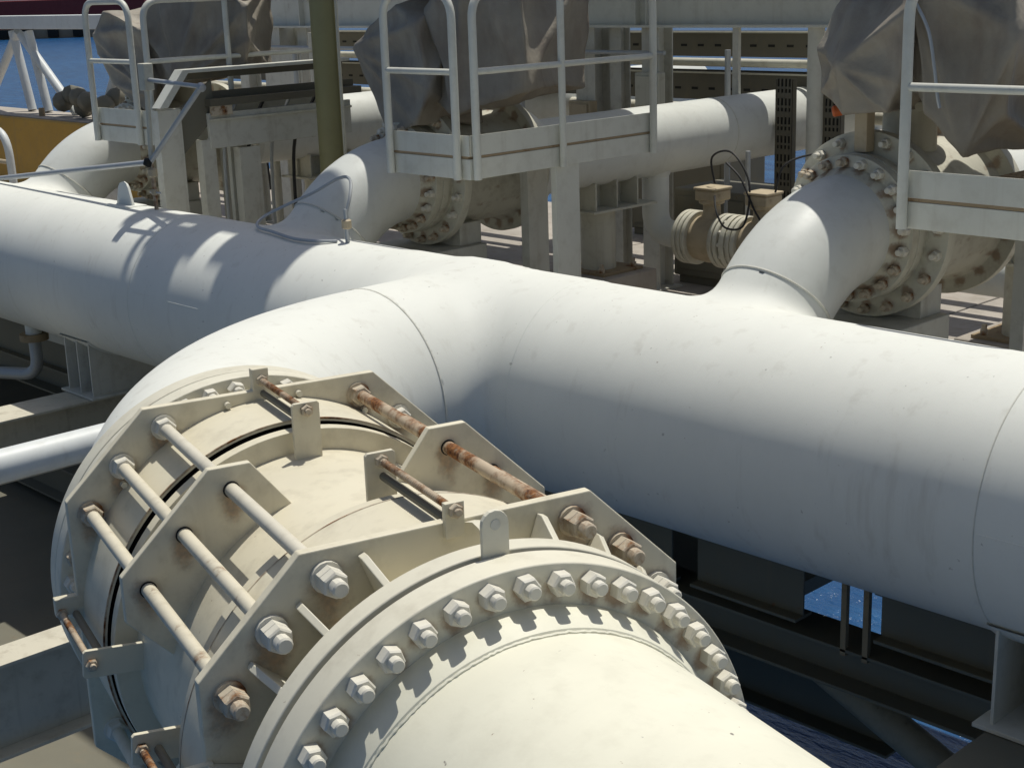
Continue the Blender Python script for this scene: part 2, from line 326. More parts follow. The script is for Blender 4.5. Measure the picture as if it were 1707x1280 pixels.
def sdf_mesh(f, lo, hi, h):
    ax = [np.arange(a, b + h, h) for a, b in zip(lo, hi)]; X, Y, Z = np.meshgrid(*ax, indexing='ij'); D = f(X, Y, Z); S = D < 0
    c = S[:-1, :-1, :-1]; cnt = np.zeros(c.shape, int)
    for i in (0, 1):
        for j in (0, 1):
            for k in (0, 1): cnt += S[i:S.shape[0] - 1 + i, j:S.shape[1] - 1 + j, k:S.shape[2] - 1 + k]
    act = (cnt > 0) & (cnt < 8); idx = -np.ones(c.shape, int); ids = np.argwhere(act); idx[act] = np.arange(len(ids))
    P = np.array(lo) + (ids + 0.5) * h; e = 1e-4
    def grad(P):
        return np.stack([(f(*(P + d).T) - f(*(P - d).T)) / (2 * e) for d in np.eye(3) * e], 1)
    for _ in range(4):
        gr = grad(P); gr /= np.maximum(np.linalg.norm(gr, axis=1, keepdims=True), 1e-6)
        st = np.clip(f(*P.T), -h, h)[:, None] * gr; P = P - st
    F = []
    for a in range(3):
        b_, c_ = [(1, 2), (2, 0), (0, 1)][a]
        s0 = np.take(S, range(0, S.shape[a] - 1), a); s1 = np.take(S, range(1, S.shape[a]), a); ch = np.argwhere(s0 != s1)
        ch = ch[(ch[:, b_] > 0) & (ch[:, c_] > 0) & (ch[:, b_] < S.shape[b_] - 1) & (ch[:, c_] < S.shape[c_] - 1)]
        fl = s0[tuple(ch.T)]; q = []
        for db, dc in ((0, 0), (-1, 0), (-1, -1), (0, -1)):
            t = ch.copy(); t[:, b_] += db; t[:, c_] += dc; q.append(idx[tuple(t.T)])
        q = np.stack(q, 1); q[~fl] = q[~fl][:, ::-1]; F.append(q)
    F = np.concatenate(F); F = F[(F >= 0).all(1)]
    gr = grad(P); gr /= np.maximum(np.linalg.norm(gr, axis=1, keepdims=True), 1e-6)
    return P, F, gr
P, F, N = sdf_mesh(header_sdf, (-17.0, -0.92, -0.66), (1.2, 1.0, 1.0), 0.028)
org = np.array(man.location)
me = bpy.data.meshes.new('header_run'); me.from_pydata((P - org).tolist(), [], F[:, ::-1].tolist()); me.update()
# make sure faces look outwards
fn = np.array([p.normal for p in me.polygons[:50]]); fv = np.array([N[list(p.vertices)].mean(0) for p in me.polygons[:50]])
if (fn * fv).sum() < 0: me.flip_normals()
me.polygons.foreach_set('use_smooth', [True] * len(me.polygons)); me.normals_split_custom_set_from_vertices(N.tolist())
me.materials.append(M_HEAD); hdr = bpy.data.objects.new('header_run', me); COL.objects.link(hdr); hdr.parent = man
hdr['label'] = 'thick white header pipe with a smooth tee'
# end domes of the header run (outside the picture)
part(hdr, 'end_cap', G().lathe([(0, RP), (0.1, 0.6), (0.2, 0.54), (0.28, 0.4), (0.33, 0.2), (0.34, 0.02)], (1.18, 0, 0), (1, 0, 0), 48), M_HEAD)
part(hdr, 'end_cap', G().lathe([(0, RP), (0.1, 0.6), (0.2, 0.54), (0.28, 0.4), (0.33, 0.2), (0.34, 0.02)], (-16.98, 0, 0), (-1, 0, 0), 48), M_HEAD)
for x, r in ((XT + 0.80, RP + 0.001), (-2.73, RP), (-9.5, RP), (-13.9, RP)):
    part(hdr, 'weld_seam', G().ring((x, 0, 0), (1, 0, 0), r, 0.0035, 128), M_HEAD if x < -5 else M_WELD)
for x0, x1, a in ((-2.72, 1.1, R_(88)), (-9.42, -9.18, R_(76)), (-8.95, -8.55, R_(77))):
    part(hdr, 'long_seam', G().tube([(x, -RP * math.sin(a), RP * math.cos(a)) for x in np.linspace(x0, x1, 9)], 0.003, 6), M_HEAD)
# swept elbow from the joint to the tee
SE = 2.47; RB = 1.83; TURN = R_(74.5465)
p0 = J(0, SE, 0); cen = p0 + IU * RB
path = [J(0, 2.44, 0)] + arc(cen, -IU, II, RB, 0, TURN, 56)
pe = path[-1]; path += [np.array((pe[0], -0.868, 0))] if pe[1] < -0.88 else []
elb = part(man, 'elbow', G().tube(path, RP + 0.0008, 112, cap=False), M_HEAD, label='big swept elbow')
part(elb, 'weld_seam', G().ring((pe[0], -0.872, 0), (0, 1, 0), RP, 0.006, 128), M_WELD)
part(elb, 'weld_seam', G().ring(J(0, SE, 0), II, RP, 0.006, 128), M_WELD)
# elbow flange behind the joint
flp = part(man, 'elbow_flange', G().lathe([(2.36, 0.6), (2.36, 0.774), (2.45, 0.774), (2.452, 0.72), (2.50, 0.64), (2.53, 0.6)], IC, II, 128, cap=False), M_FLANGE, bev=0.004)
NUT44 = hexbolt('flange_nut', M_NUT, 0.0345, 0.040, 0.020, 0.026)
NUT44R = hexbolt('rusted_flange_nut', M_NUTR, 0.0345, 0.040, 0.020, 0.026)
def bolt_circle(parent, c, ax, r, n, me, me2=None, a0=0.0, up=(0, 0, 1), rng=None, pr=0.25):
    a, e1, e2 = frame(ax, up); c = np.array(c, float)
    for k in range(n):
        th = a0 + 2 * math.pi * k / n
        if rng and not rng(math.degrees(th) % 360): continue
        m_ = me2 if (me2 and random.random() < (pr if n != 20 else (0.95 if math.cos(th) < -0.55 else 0.3))) else me
        M = mframe(c + (e1 * math.cos(th) + e2 * math.sin(th)) * r, ax, e1) @ Matrix.Rotation(random.uniform(0, 1.05), 4, 'Z')
        inst(parent, 'nut', m_, M)
# branch elbows with flanges
NUT20 = hexbolt('branch_nut', M_NUT, 0.030, 0.036, 0.018, 0.035)
NUT20R = hexbolt('rusted_branch_nut', M_NUTR, 0.030, 0.036, 0.018, 0.035)
RBB = 0.914; TL = RBB * math.tan(R_(22.5))
M_BFL = [ring_rust(paint('branch_flange_paint_%d' % i, (0.58, 0.56, 0.46), rust=0.12, grime=0.4, streak=0.35, rough=0.55, bump=0.08), (1, 0, 0), ZB + RP, xb - XT, 2 * math.pi / 20, 0.375, -0.08, 0.06, 0.7) for i, xb in enumerate(XB)]
M_VBODY = ring_rust(paint('valve_body_paint', (0.58, 0.56, 0.46), rust=0.12, grime=0.45, streak=0.4, rough=0.55, bump=0.08), (1, 0, 0), 0.45, 0.0, 2 * math.pi / 20, 0.482, -0.05, 0.06, 0.65)
for xb in XB:
    st = V3(xb, ZB - TL * S2, ZB - TL * S2); cy = V3(xb, ZB + TL, ZB - RBB)
    pts = [V3(xb, 0.525, 0.525)] + arc(cy, (0, 0, 1), (0, -1, 0), RBB, R_(45), 0, 22) + [V3(xb, 1.22, ZB)]
    be = part(man, 'branch_elbow', G().tube(pts, 0.314, 80, cap=False), M_BRANCH)
    part(be, 'weld_seam', G().ring((xb, 0.534, 0.534), (0, 1, 1), 0.313, 0.007, 96), M_WELD)
    bf = part(man, 'branch_flange', G().lathe([(1.12, 0.31), (1.165, 0.338), (1.195, 0.345), (1.197, 0.412), (1.262, 0.412), (1.262, 0.2)], (xb, 0, ZB), (0, 1, 0), 96, cap=False), M_BFL[XB.index(xb)], bev=0.003)
    bolt_circle(bf, (xb, 1.197, ZB), (0, -1, 0), 0.375, 20, NUT20, NUT20R, 0.08, pr=0.5)
# lifting lug and vents on the header
g = G(); pol = [(-0.13, 0), (0.13, 0), (0.075, 0.155), (0.05, 0.185), (0.0, 0.2), (-0.05, 0.185), (-0.075, 0.155)]
lug = part(man, 'lifting_lug', g.prism(pol, (-10.49, -0.012, RP - 0.012), (1, 0, 0), (0, 0, 1), (0, 1, 0), 0.024), M_HEAD, bev=0.004)
part(lug, 'pad_plate', G().bb(-10.66, -10.32, -0.09, 0.09, RP - 0.01, RP + 0.006), M_HEAD, bev=0.003)
v = part(man, 'vent_pipe', G().cyl((-10.05, 0.02, 0.58), (-10.06, 0.02, 0.98), 0.016, n=12), M_RODR)
part(v, 'vent_valve', G().lathe([(0, 0.02), (0.01, 0.036), (0.06, 0.036), (0.07, 0.02)], (-10.055, 0.02, 0.86), (0, 0, 1), 12), M_TAN)
part(v, 'vent_union', G().lathe([(0, 0.02), (0.01, 0.03), (0.04, 0.03), (0.05, 0.02)], (-10.055, 0.02, 0.72), (0, 0, 1), 8), M_TAN)
part(v, 'vent_handle', G().cyl((-10.12, 0.02, 0.74), (-9.97, 0.02, 0.745), 0.008, n=8), M_GALV)
v = part(man, 'vent_pipe', G().cyl((-7.6, 0, 0.58), (-7.6, 0, 0.83), 0.015, n=12), M_GALV)
part(v, 'vent_valve', G().lathe([(0, 0.02), (0.008, 0.034), (0.055, 0.034), (0.065, 0.02)], (-7.6, 0, 0.70), (0, 0, 1), 10), M_TAN)
loop = [(-7.6, 0, 0.80), (-7.61, 0.05, 0.91), (-7.72, 0.14, 1.0), (-7.95, 0.22, 0.98), (-8.25, 0.22, 0.86), (-8.5, 0.16, 0.76), (-8.62, 0.04, 0.68), (-8.55, -0.06, 0.635), (-8.3, -0.10, 0.625), (-8.0, -0.14, 0.615), (-7.78, -0.12, 0.62), (-7.66, -0.04, 0.62)]
def smooth_path(pts, n=8):
    pts = [np.array(p, float) for p in pts]; out = []
    for i in range(len(pts) - 1):
        a = pts[max(i - 1, 0)]; b = pts[i]; c = pts[i + 1]; d = pts[min(i + 2, len(pts) - 1)]
        for t in np.linspace(0, 1, n, endpoint=False): out.append(0.5 * ((2 * b) + (c - a) * t + (2 * a - 5 * b + 4 * c - d) * t * t + (3 * b - a - 3 * c + d) * t ** 3))
    out.append(pts[-1]); return out
part(v, 'vent_hose', G().tube(smooth_path(loop), 0.011, 8), M_GALV)

# ------------------------------------------------------------------ inlet pipe with front flange
inl = thing('inlet_pipe', 'cream inlet pipe ending in a large flange ringed with hexagon nuts', 'pipe', J(0, -2.5, -RP))
ip = part(inl, 'pipe_run', G().lathe([(-5.2, RP), (-1.5, RP), (-0.10, RP), (-0.095, 0.622), (-0.055, 0.640), (-0.015, 0.650), (0.0, 0.652)], IC, II, 144, cap=False), M_INLET)
g = G(); n_ = 420; a_, e1_, e2_ = frame(II)
pts = [J(0, -0.098 + random.uniform(-0.002, 0.002), 0) + (e1_ * math.cos(t) + e2_ * math.sin(t)) * (0.611 + random.uniform(-0.001, 0.0015)) for t in np.linspace(0, 2 * math.pi, n_, endpoint=False)]
part(ip, 'weld_seam', g.tube(pts, 0.006, 6, closed=True), M_INLET)
M_FF = ring_rust(paint('front_flange_paint', (0.69, 0.655, 0.53), chips=0.8, grime=0.3, streak=0.12, rough=0.48, bump=0.05), tuple(IU), RP, 0.0, 2 * math.pi / 44, 0.717, R_(2.05), 0.06, 0.7)
ff = part(inl, 'front_flange', G().lathe([(0.0, 0.60), (0.0, 0.768), (0.105, 0.768), (0.105, 0.60)], IC, II, 160, cap=False), M_FF, bev=0.004)
part(ff, 'gasket', G().lathe([(0.103, 0.66), (0.104, 0.70), (0.127, 0.70), (0.128, 0.66)], IC, II, 96, cap=False), M_BLACK)
bolt_circle(inl, J(0, 0.0, 0), -II, 0.717, 44, NUT44, NUT44R, R_(-2.05), pr=0.0)

# ------------------------------------------------------------------ expansion joint
JM = Matrix.Identity(4); jb = J(0, 1.2, -0.785)
for i in range(3): JM[i][0] = IU[i]; JM[i][1] = II[i]; JM[i][2] = IW[i]; JM[i][3] = jb[i]
jnt = thing('expansion_joint', 'cream bellows expansion joint with octagonal plates and long tie rods', 'expansion joint', None, mat=JM)
OCT = [(-0.452, 0.785), (0.452, 0.785), (0.757, 0.487), (0.757, -0.487), (0.452, -0.785), (-0.452, -0.785), (-0.757, -0.487), (-0.757, 0.487)]
RODA = [28.5, 43.0, 57.5]; RODS = [sg * a for a in RODA for sg in (-1, 1)] + [180 + sg * a for a in RODA for sg in (-1, 1)]
rp_ = lambda a: (0.803 * math.sin(R_(a)), 0.803 * math.cos(R_(a)))
def spots(s, rad, drip, sel=None): return [((rp_(a)[0], s - 1.2, rp_(a)[1] + 0.785 - rad * 0.2), rad * k, drip) for a, k in (sel or [(a, 1.0) for a in RODS[:6]])]
M_PL_F = paint('front_plate_paint', CREAM, grime=0.35, streak=0.25, rough=0.5, bump=0.06, spots=spots(0.36, 0.085, 2.0))
M_PL_M = paint('middle_plate_paint', CREAM, grime=0.35, streak=0.25, rough=0.5, bump=0.06, spots=spots(1.19, 0.06, 2.2))
M_PL_R = paint('rear_plate_paint', CREAM, grime=0.35, streak=0.2, rough=0.5, bump=0.06, spots=spots(1.99, 0.07, 2.0))
def jpl(poly, s0, s1): return G().prism(poly, J(0, s0, 0), IU, IW, II, s1 - s0)
fp = part(jnt, 'front_plate', jpl(OCT, 0.365, 0.40), M_PL_F, 0, 0.004)
tabR = [(-0.452, 0.785), (-0.035, 0.785), (-0.035, 0.868), (0.03, 0.868), (0.03, 0.785), (0.452, 0.785), (0.757, 0.487), (0.757, 0.03), (0.83, 0.03), (0.83, -0.04), (0.757, -0.04), (0.757, -0.487), (0.452, -0.785), (-0.452, -0.785), (-0.757, -0.487), (-0.757, 0.06), (-0.84, 0.06), (-0.84, 0.13), (-0.757, 0.13), (-0.757, 0.487)]
rpl = part(jnt, 'rear_plate', jpl(tabR, 1.995, 2.03), M_PL_R, 0, 0.004)
for q in range(4):
    base = [(0.17, 0.60), (0.315, 0.785), (0.452, 0.785), (0.757, 0.487), (0.757, 0.335), (0.60, 0.17), (0.42, 0.42)]
    sx, sy = ((1, 1), (-1, 1), (-1, -1), (1, -1))[q]
    part(jnt, 'lug_plate', jpl([(sx * a, sy * b) for a, b in base], 1.19, 1.22), M_PL_M, 0, 0.004)
part(jnt, 'spool', G().lathe([(0.80, 0.60), (0.80, 0.648), (1.60, 0.648), (1.60, 0.60)], IC, II, 144, cap=False), M_JOINT)
for s0, s1, nm in ((1.598, 1.65, 'end_ring'), (0.75, 0.802, 'end_ring')):
    part(jnt, nm, G().lathe([(s0, 0.60), (s0, 0.728), (s1, 0.728), (s1, 0.60)], IC, II, 144, cap=False), M_JOINT, bev=0.002)
for s0, s1 in ((1.678, 1.997), (0.40, 0.722)):
    part(jnt, 'cover_band', G().lathe([(s0, 0.733), (s0, 0.746), (s1, 0.746), (s1, 0.733)], IC, II, 144, cap=False), M_JOINT, bev=0.0015)
for s0, s1 in ((1.60, 2.0), (0.40, 0.80)):
    prof = []; m = 28
    for k in range(m + 1): prof.append((s0 + (s1 - s0) * k / m, 0.655 + 0.05 * (0.5 - 0.5 * math.cos(2 * math.pi * k / 4))))
    part(jnt, 'bellows', G().lathe(prof, IC, II, 72, cap=False), M_BLACK)
for s0, s1 in ((1.678, 1.66), (0.722, 0.737)):      # rust line along the cover edge
    part(jnt, 'cover_lip', G().lathe([(s0 - 0.001, 0.741), (s0 - 0.0012, 0.7472), (s0 + 0.004, 0.7472)] if s0 > 1 else [(s0 - 0.004, 0.7472), (s0 + 0.0012, 0.7472), (s0 + 0.001, 0.741)], IC, II, 144, cap=False), M_NUTR)
part(jnt, 'joint_flange', G().lathe([(0.127, 0.60), (0.127, 0.771), (0.20, 0.771), (0.202, 0.70), (0.24, 0.63), (0.365, 0.62)], IC, II, 160, cap=False), M_FLANGE, bev=0.004)
part(jnt, 'joint_flange', G().lathe([(2.03, 0.62), (2.20, 0.63), (2.255, 0.69), (2.258, 0.776), (2.345, 0.776), (2.345, 0.60)], IC, II, 128, cap=False), M_FLANGE, bev=0.004)
bolt_circle(jnt, J(0, 2.258, 0), -II, 0.73, 44, NUT44, NUT44R, R_(2.0), pr=0.1, rng=lambda d: d < 120 or d > 240)
# gussets between front plate and flange
for a in (-20.5, -36, -50.5, 20.5, 36, 50.5, -72, 72, -100, 100, 160, -160):
    d = IU * math.sin(R_(a)) + IW * math.cos(R_(a)); tn = np.cross(d, II)
    part(jnt, 'gusset', G().prism([(0.362, 0.60), (0.362, 0.80), (0.335, 0.80), (0.202, 0.74), (0.202, 0.60)], IC - tn * 0.011, II, d, tn, 0.022), M_FLANGE, 0, 0.003)
# tie rods
RODNUT = hexbolt('tie_nut', M_NUT, 0.039, 0.032, 0.024, 0.035, 0.014, True); RODNUTR = hexbolt('tie_nut_rusted', M_NUTR, 0.039, 0.032, 0.024, 0.035, 0.014, True)
RODNUT2 = hexbolt('tie_lock_nut', M_NUT, 0.040, 0.036, 0.024, 0.004, 0.008); RODNUT2R = hexbolt('tie_lock_nut_rusted', M_NUTR, 0.040, 0.036, 0.024, 0.004, 0.008)
rusty = {28.5: 1, 43.0: 1, -57.5: 1}
M_RODS = [paint('rod_paint_a', (0.64, 0.60, 0.49), rust=0.2, grime=0.35, streak=0, rough=0.5, bump=0.08), paint('rod_paint_b', (0.64, 0.59, 0.46), rust=0.42, grime=0.4, streak=0, rough=0.55, bump=0.1), M_RODR]
for a in RODS:
    u, w_ = rp_(a); rk = 2 if a in (28.5, 43.0) else (1 if a in (-57.5, -43.0) else 0)
    rod = part(jnt, 'tie_rod', G().cyl(J(u, 0.30, w_), J(u, 2.09, w_), 0.0235, n=16), M_RODS[rk], label='rust streaked tie rod' if rk == 2 else None)
    big = rk == 2
    inst(rod, 'end_nut', RODNUTR if big or a == -57.5 else RODNUT, mframe(J(u, 0.365, w_), -II, IW))
    inst(rod, 'inner_nut', RODNUT2R if a in (28.5, -57.5) else RODNUT2, mframe(J(u, 1.995, w_), -II, IW + IU * 0.3))
    part(rod, 'hole_bush', G().lathe([(1.186, 0.0236), (1.186, 0.0275), (1.1905, 0.028)], J(u, 0, w_), II, 16, cap=False), M_BLACK)
# setting brackets with studs
def bracket(ang, s0, s1, sleg, name='stud_bracket'):
    d = IU * math.sin(R_(ang)) + IW * math.cos(R_(ang)); tn = np.cross(d, II) * -1
    b = part(jnt, name, G().prism([(-0.05, 0.64), (0.05, 0.64), (0.05, 0.842), (0.042, 0.85), (-0.042, 0.85), (-0.05, 0.842)], IC + II * sleg, tn, d, II, 0.016), M_JOINT, 0, 0.002)
    st = part(b, 'threaded_stud', G().cyl(IC + d * 0.822 + II * (s0 - 0.03), IC + d * 0.822 + II * (s1 + 0.03), 0.0105, n=10), M_RODR)
    sg = G(); k = s0 - 0.03
    while k < s1 + 0.03: sg.lathe([(k, 0.0105), (k + 0.004, 0.0128), (k + 0.008, 0.0105)], IC + d * 0.822, II, 10, cap=False); k += 0.012
    part(b, 'thread', sg, M_RODR)
    part(b, 'sleeve', G().cyl(IC + d * 0.775 + II * (s0 + 0.03), IC + d * 0.775 + II * (s1 - 0.02), 0.014, n=10), M_DARK)
    nb = hexbolt('stud_nut', M_NUTR, 0.022, 0.018, 0.011, 0.012)
    inst(b, 'nut', nb, mframe(IC + d * 0.822 + II * sleg, -II, d)); inst(b, 'nut', nb, mframe(IC + d * 0.822 + II * (s1 - 0.001), -II, d)); inst(b, 'nut', nb, mframe(IC + d * 0.822 + II * s0, -II, d))
for ang in (0, -85):
    bracket(ang, 1.53, 2.0, 1.52)
    bracket(ang, 0.346, 0.87, 0.865)
d = IW
part(jnt, 'bracket_tab', jpl([(-0.03, 0.74), (0.03, 0.74), (0.03, 0.845), (-0.03, 0.845)], 0.345, 0.366), M_JOINT, 0, 0.002)
part(jnt, 'bracket_tab', jpl([(-0.86, 0.17), (-0.74, 0.17), (-0.74, 0.26), (-0.86, 0.26)], 0.345, 0.366), M_JOINT, 0, 0.002)
part(jnt, 'curved_strap', G().add(*(lambda P: (P, [(i, i + 1, i + 3, i + 2) for i in range(0, len(P) - 2, 2)]))([J(0.035 + dx, s, w_) for s, w_ in [(0.36, 0.775), (0.31, 0.79), (0.27, 0.785), (0.235, 0.76), (0.215, 0.72), (0.212, 0.66)] for dx in (0, 0.032)])), M_FLANGE)
sol = jnt.children[-1].modifiers.new('thickness', 'SOLIDIFY'); sol.thickness = 0.010
eye = [(-0.04, 0.70), (0.04, 0.70)] + [(0.04 * math.cos(t), 0.855 + 0.04 * math.sin(t)) for t in np.linspace(0, math.pi, 9)]
g = G(); n = len(eye); hole = [(0.016 * math.cos(t), 0.855 + 0.016 * math.sin(t)) for t in np.linspace(0, 2 * math.pi, 12, endpoint=False)]
ey_ = part(inl, 'lifting_eye', jpl([(0.005 + a, b) for a, b in eye], 0.108, 0.123), M_FLANGE, 0, 0.002)
part(ey_, 'eye_hole', G().cyl(J(0.005, 0.1065, 0.855), J(0.005, 0.1245, 0.855), 0.015, n=14), M_STEEL)
for (u, s, w_) in ((-0.3, 1.985, 0.66), (0.14, 1.985, 0.75), (-0.14, 1.985, 0.75), (0.40, 1.985, 0.64), (-0.55, 1.985, 0.52)):
    part(jnt, 'weld_stud', G().cyl(J(u, s - 0.012, w_), J(u, s + 0.012, w_), 0.012, n=10), M_FLANGE)

# ------------------------------------------------------------------ valves, downstream pipes, supports
ORD = ('far', 'middle', 'near')
where = ('behind the hooped platform beside the yellow barge', 'behind the hooped platform between the two other valves', 'under the grey tarpaulin beside the perforated tray column')
wv = ('beside the bent rod frame', 'beside the olive post', 'beside the perforated cable tray column')
for i, xb in enumerate(XB):
    va = thing('gate_valve', 'cream flanged pipeline valve with rusty bolts %s' % wv[i], 'valve', (xb, 1.8, ZB - 0.45), 'pipeline valves on the branches')
    part(va, 'valve_body', G().lathe([(1.266, 0.2), (1.266, 0.414), (1.325, 0.414), (1.33, 0.40), (1.37, 0.40), (1.372, 0.528), (1.445, 0.528), (1.45, 0.44), (1.52, 0.41), (2.1, 0.41), (2.16, 0.44), (2.165, 0.528), (2.235, 0.528), (2.24, 0.36), (2.30, 0.36), (2.305, 0.412), (2.37, 0.412), (2.37, 0.3)], (xb, 0, ZB), (0, 1, 0), 80, cap=False), M_VBODY, bev=0.003)
    bolt_circle(va, (xb, 1.372, ZB), (0, -1, 0), 0.482, 20, NUT20, NUT20R, 0.05, pr=0.45)
    part(va, 'bonnet', G().lathe([(0.35, 0.16), (0.62, 0.15), (0.62, 0.24), (0.67, 0.24), (0.675, 0.1), (0.95, 0.08)], (xb, 1.8, ZB), (0, 0, 1), 32), M_VALVE)
    part(va, 'stem_bracket', G().bb(xb - 0.03, xb + 0.05, 1.28, 1.36, ZB + 0.42, ZB + 0.72), M_TAN, bev=0.004)
    sp = thing('valve_pedestal', 'square grey steel pedestal under the valve %s' % wv[i], 'pedestal', (xb, 1.5, DECK), 'pedestals under the valves')
    part(sp, 'pedestal_box', G().bb(xb - 0.36, xb + 0.36, 1.12, 1.72, DECK + 0.02, 0.30), M_STEEL, bev=0.006)
    part(sp, 'cradle', G().bb(xb - 0.30, xb + 0.30, 1.5, 1.72, 0.30, 0.47), M_STEEL, bev=0.004)
    part(sp, 'base_plate', G().bb(xb - 0.46, xb + 0.46, 1.02, 1.86, DECK, DECK + 0.02), M_STEEL)
    dp = thing('branch_pipe', 'white branch pipe leading away from the valve %s' % wv[i], 'pipe', (xb, 4.5, ZB - 0.305), 'white branch pipes behind the valves')
    y1 = (9.5, 7.6, 9.5)[i]
    prun = part(dp, 'pipe_run', G().cyl((xb, 2.36, ZB), (xb, y1, ZB), 0.305, n=80, cap=True), M_BRANCH)
    part(prun, 'weld_seam', G().ring((xb, 4.9, ZB), (0, 1, 0), 0.305, 0.005, 72), M_WELD)
    part(dp, 'flange', G().lathe([(2.373, 0.2), (2.373, 0.412), (2.44, 0.412), (2.445, 0.34), (2.50, 0.305)], (xb, 0, ZB), (0, 1, 0), 80, cap=False), M_BRANCH, bev=0.003)
    ps = thing('pipe_support', 'cream support column on a concrete block %s' % wv[i], 'pipe support', (xb, 3.35, DECK), 'pipe supports under the branch pipes')
    part(ps, 'concrete_block', G().bb(xb - 0.36, xb + 0.36, 3.05, 3.7, DECK, -0.21), M_CONC, bev=0.012)
    part(ps, 'base_plate', G().bb(xb - 0.27, xb + 0.27, 3.12, 3.62, -0.21, -0.185), M_STRIP, bev=0.002)
    part(ps, 'column', G().cyl((xb, 3.35, -0.185), (xb, 3.35, 0.325), 0.15, n=32), M_VALVE)
    part(ps, 'cap_plate', G().bb(xb - 0.24, xb + 0.24, 3.05, 3.85, 0.325, 0.345), M_VALVE, bev=0.002)
    for yy in (3.12, 3.38, 3.64): part(ps, 'gusset', G().bb(xb - 0.2, xb + 0.2, yy - 0.008, yy + 0.008, 0.345, 0.575), M_VALVE)
    part(ps, 'web_plate', G().bb(xb - 0.008, xb + 0.008, 3.08, 3.68, 0.345, 0.53), M_VALVE)
    for dx in (-0.2, 0.2):
        for dy in (3.17, 3.57): inst(ps, 'nut', NUT20R, mframe((xb + dx, dy, -0.185), (0, 0, 1), (1, 0, 0)))

# ------------------------------------------------------------------ hooped access platforms
TR = 0.027
def platform(x0, wx, lab):
    x1 = x0 + wx; y0 = 0.62; y1 = 2.43
    pf = thing('access_platform', lab, 'platform', (x1, 1.53, DECK), 'hooped access platforms beside the valves')
    part(pf, 'front_fascia', G().bb(x0, x1, y0, y0 + 0.012, 0.985, 1.118), M_PLAT, bev=0.002); part(pf, 'front_toe_board', G().bb(x0 + 0.02, x1 - 0.01, y0 + 0.006, y0 + 0.014, 1.136, 1.27), M_PLAT)
    part(pf, 'side_fascia', G().bb(x1 - 0.012, x1, y0 + 0.013, y1, 0.985, 1.118), M_PLAT, bev=0.002); part(pf, 'side_toe_board', G().bb(x1 - 0.014, x1 - 0.006, y0 + 0.02, y1, 1.136, 1.27), M_PLAT)
    part(pf, 'rear_fascia', G().bb(x0, x1 - 0.013, y1 - 0.012, y1, 0.985, 1.118), M_PLAT)
    gr = G()
    for k in range(int(wx / 0.035)): gr.bb(x0 + 0.02 + k * 0.035, x0 + 0.025 + k * 0.035, y0 + 0.02, y1 - 0.02, 1.105, 1.135)
    for k in range(18): gr.bb(x0 + 0.02, x1 - 0.02, y0 + 0.05 + k * 0.1, y0 + 0.056 + k * 0.1, 1.118, 1.133)
    part(pf, 'floor_grating', gr, M_STRIP, 0)
    part(pf, 'grating_edge', G().bb(x0 + 0.03, x1 - 0.02, y0 + 0.003, y0 + 0.019, 1.1205, 1.134), M_STRIP); part(pf, 'grating_edge', G().bb(x1 - 0.019, x1 - 0.003, y0 + 0.03, y1 - 0.02, 1.1205, 1.134), M_STRIP)
    yo = y0 - TR - 0.002; zt = 2.17
    hp = part(pf, 'front_hoop', G().tube(fillet([(x0 + 0.03, yo, 0.985), (x0 + 0.03, yo, zt), (x1 - 0.09, yo, zt), (x1 - 0.09, yo, 0.985)], 0.17, 9), TR, 16), M_PLAT)
    part(hp, 'mid_rail', G().cyl((x0 + 0.03, yo, 1.675), (x1 - 0.09, yo, 1.675), 0.021, n=14), M_PLAT)
    xo = x1 + TR + 0.002
    hp = part(pf, 'side_hoop', G().tube(fillet([(xo, y0 + 0.04, 0.985), (xo, y0 + 0.04, zt), (xo, y1 - 0.03, zt), (xo, y1 - 0.03, 0.985)], 0.17, 9), TR, 16), M_PLAT)
    part(hp, 'mid_rail', G().cyl((xo, y0 + 0.04, 1.675), (xo, y1 - 0.03, 1.675), 0.021, n=14), M_PLAT); part(hp, 'mid_post', G().cyl((xo, 1.46, 0.985), (xo, 1.46, zt), 0.025, n=14), M_PLAT)
    lg = G().bb(x1 - 0.06, x1 - 0.02, 1.42, 1.43, DECK + 0.02, 0.99).bb(x1 - 0.06, x1 - 0.02, 1.64, 1.65, DECK + 0.02, 0.99).bb(x1 - 0.02, x1 - 0.008, 1.42, 1.65, DECK + 0.02, 0.99)
    l1 = part(pf, 'leg', lg, M_PLAT, 0, 0.002); part(l1, 'foot_plate', G().bb(x1 - 0.2, x1 + 0.1, 1.33, 1.74, DECK, DECK + 0.02), M_STEEL)
    lg = G().bb(x0 + 0.05, x0 + 0.062, 1.86, 2.07, DECK + 0.02, 1.105).bb(x0 - 0.02, x0 + 0.05, 1.86, 1.875, DECK + 0.02, 1.105).bb(x0 - 0.02, x0 + 0.05, 2.055, 2.07, DECK + 0.02, 1.105)
    l2 = part(pf, 'leg', lg, M_STEEL, 0, 0.002); part(l2, 'foot_plate', G().bb(x0 - 0.1, x0 + 0.2, 1.78, 2.15, DECK, DECK + 0.02), M_STEEL)
    return pf
platform(-11.98, 0.86, 'pale hooped access platform carrying a bent rod, beside the yellow barge')
p2 = platform(-7.87, 0.81, 'pale hooped access platform between the olive post and the small flanged cross pipe')
platform(-3.88, 0.85, 'pale hooped access platform in front of the torn grey tarpaulin with the orange cap')

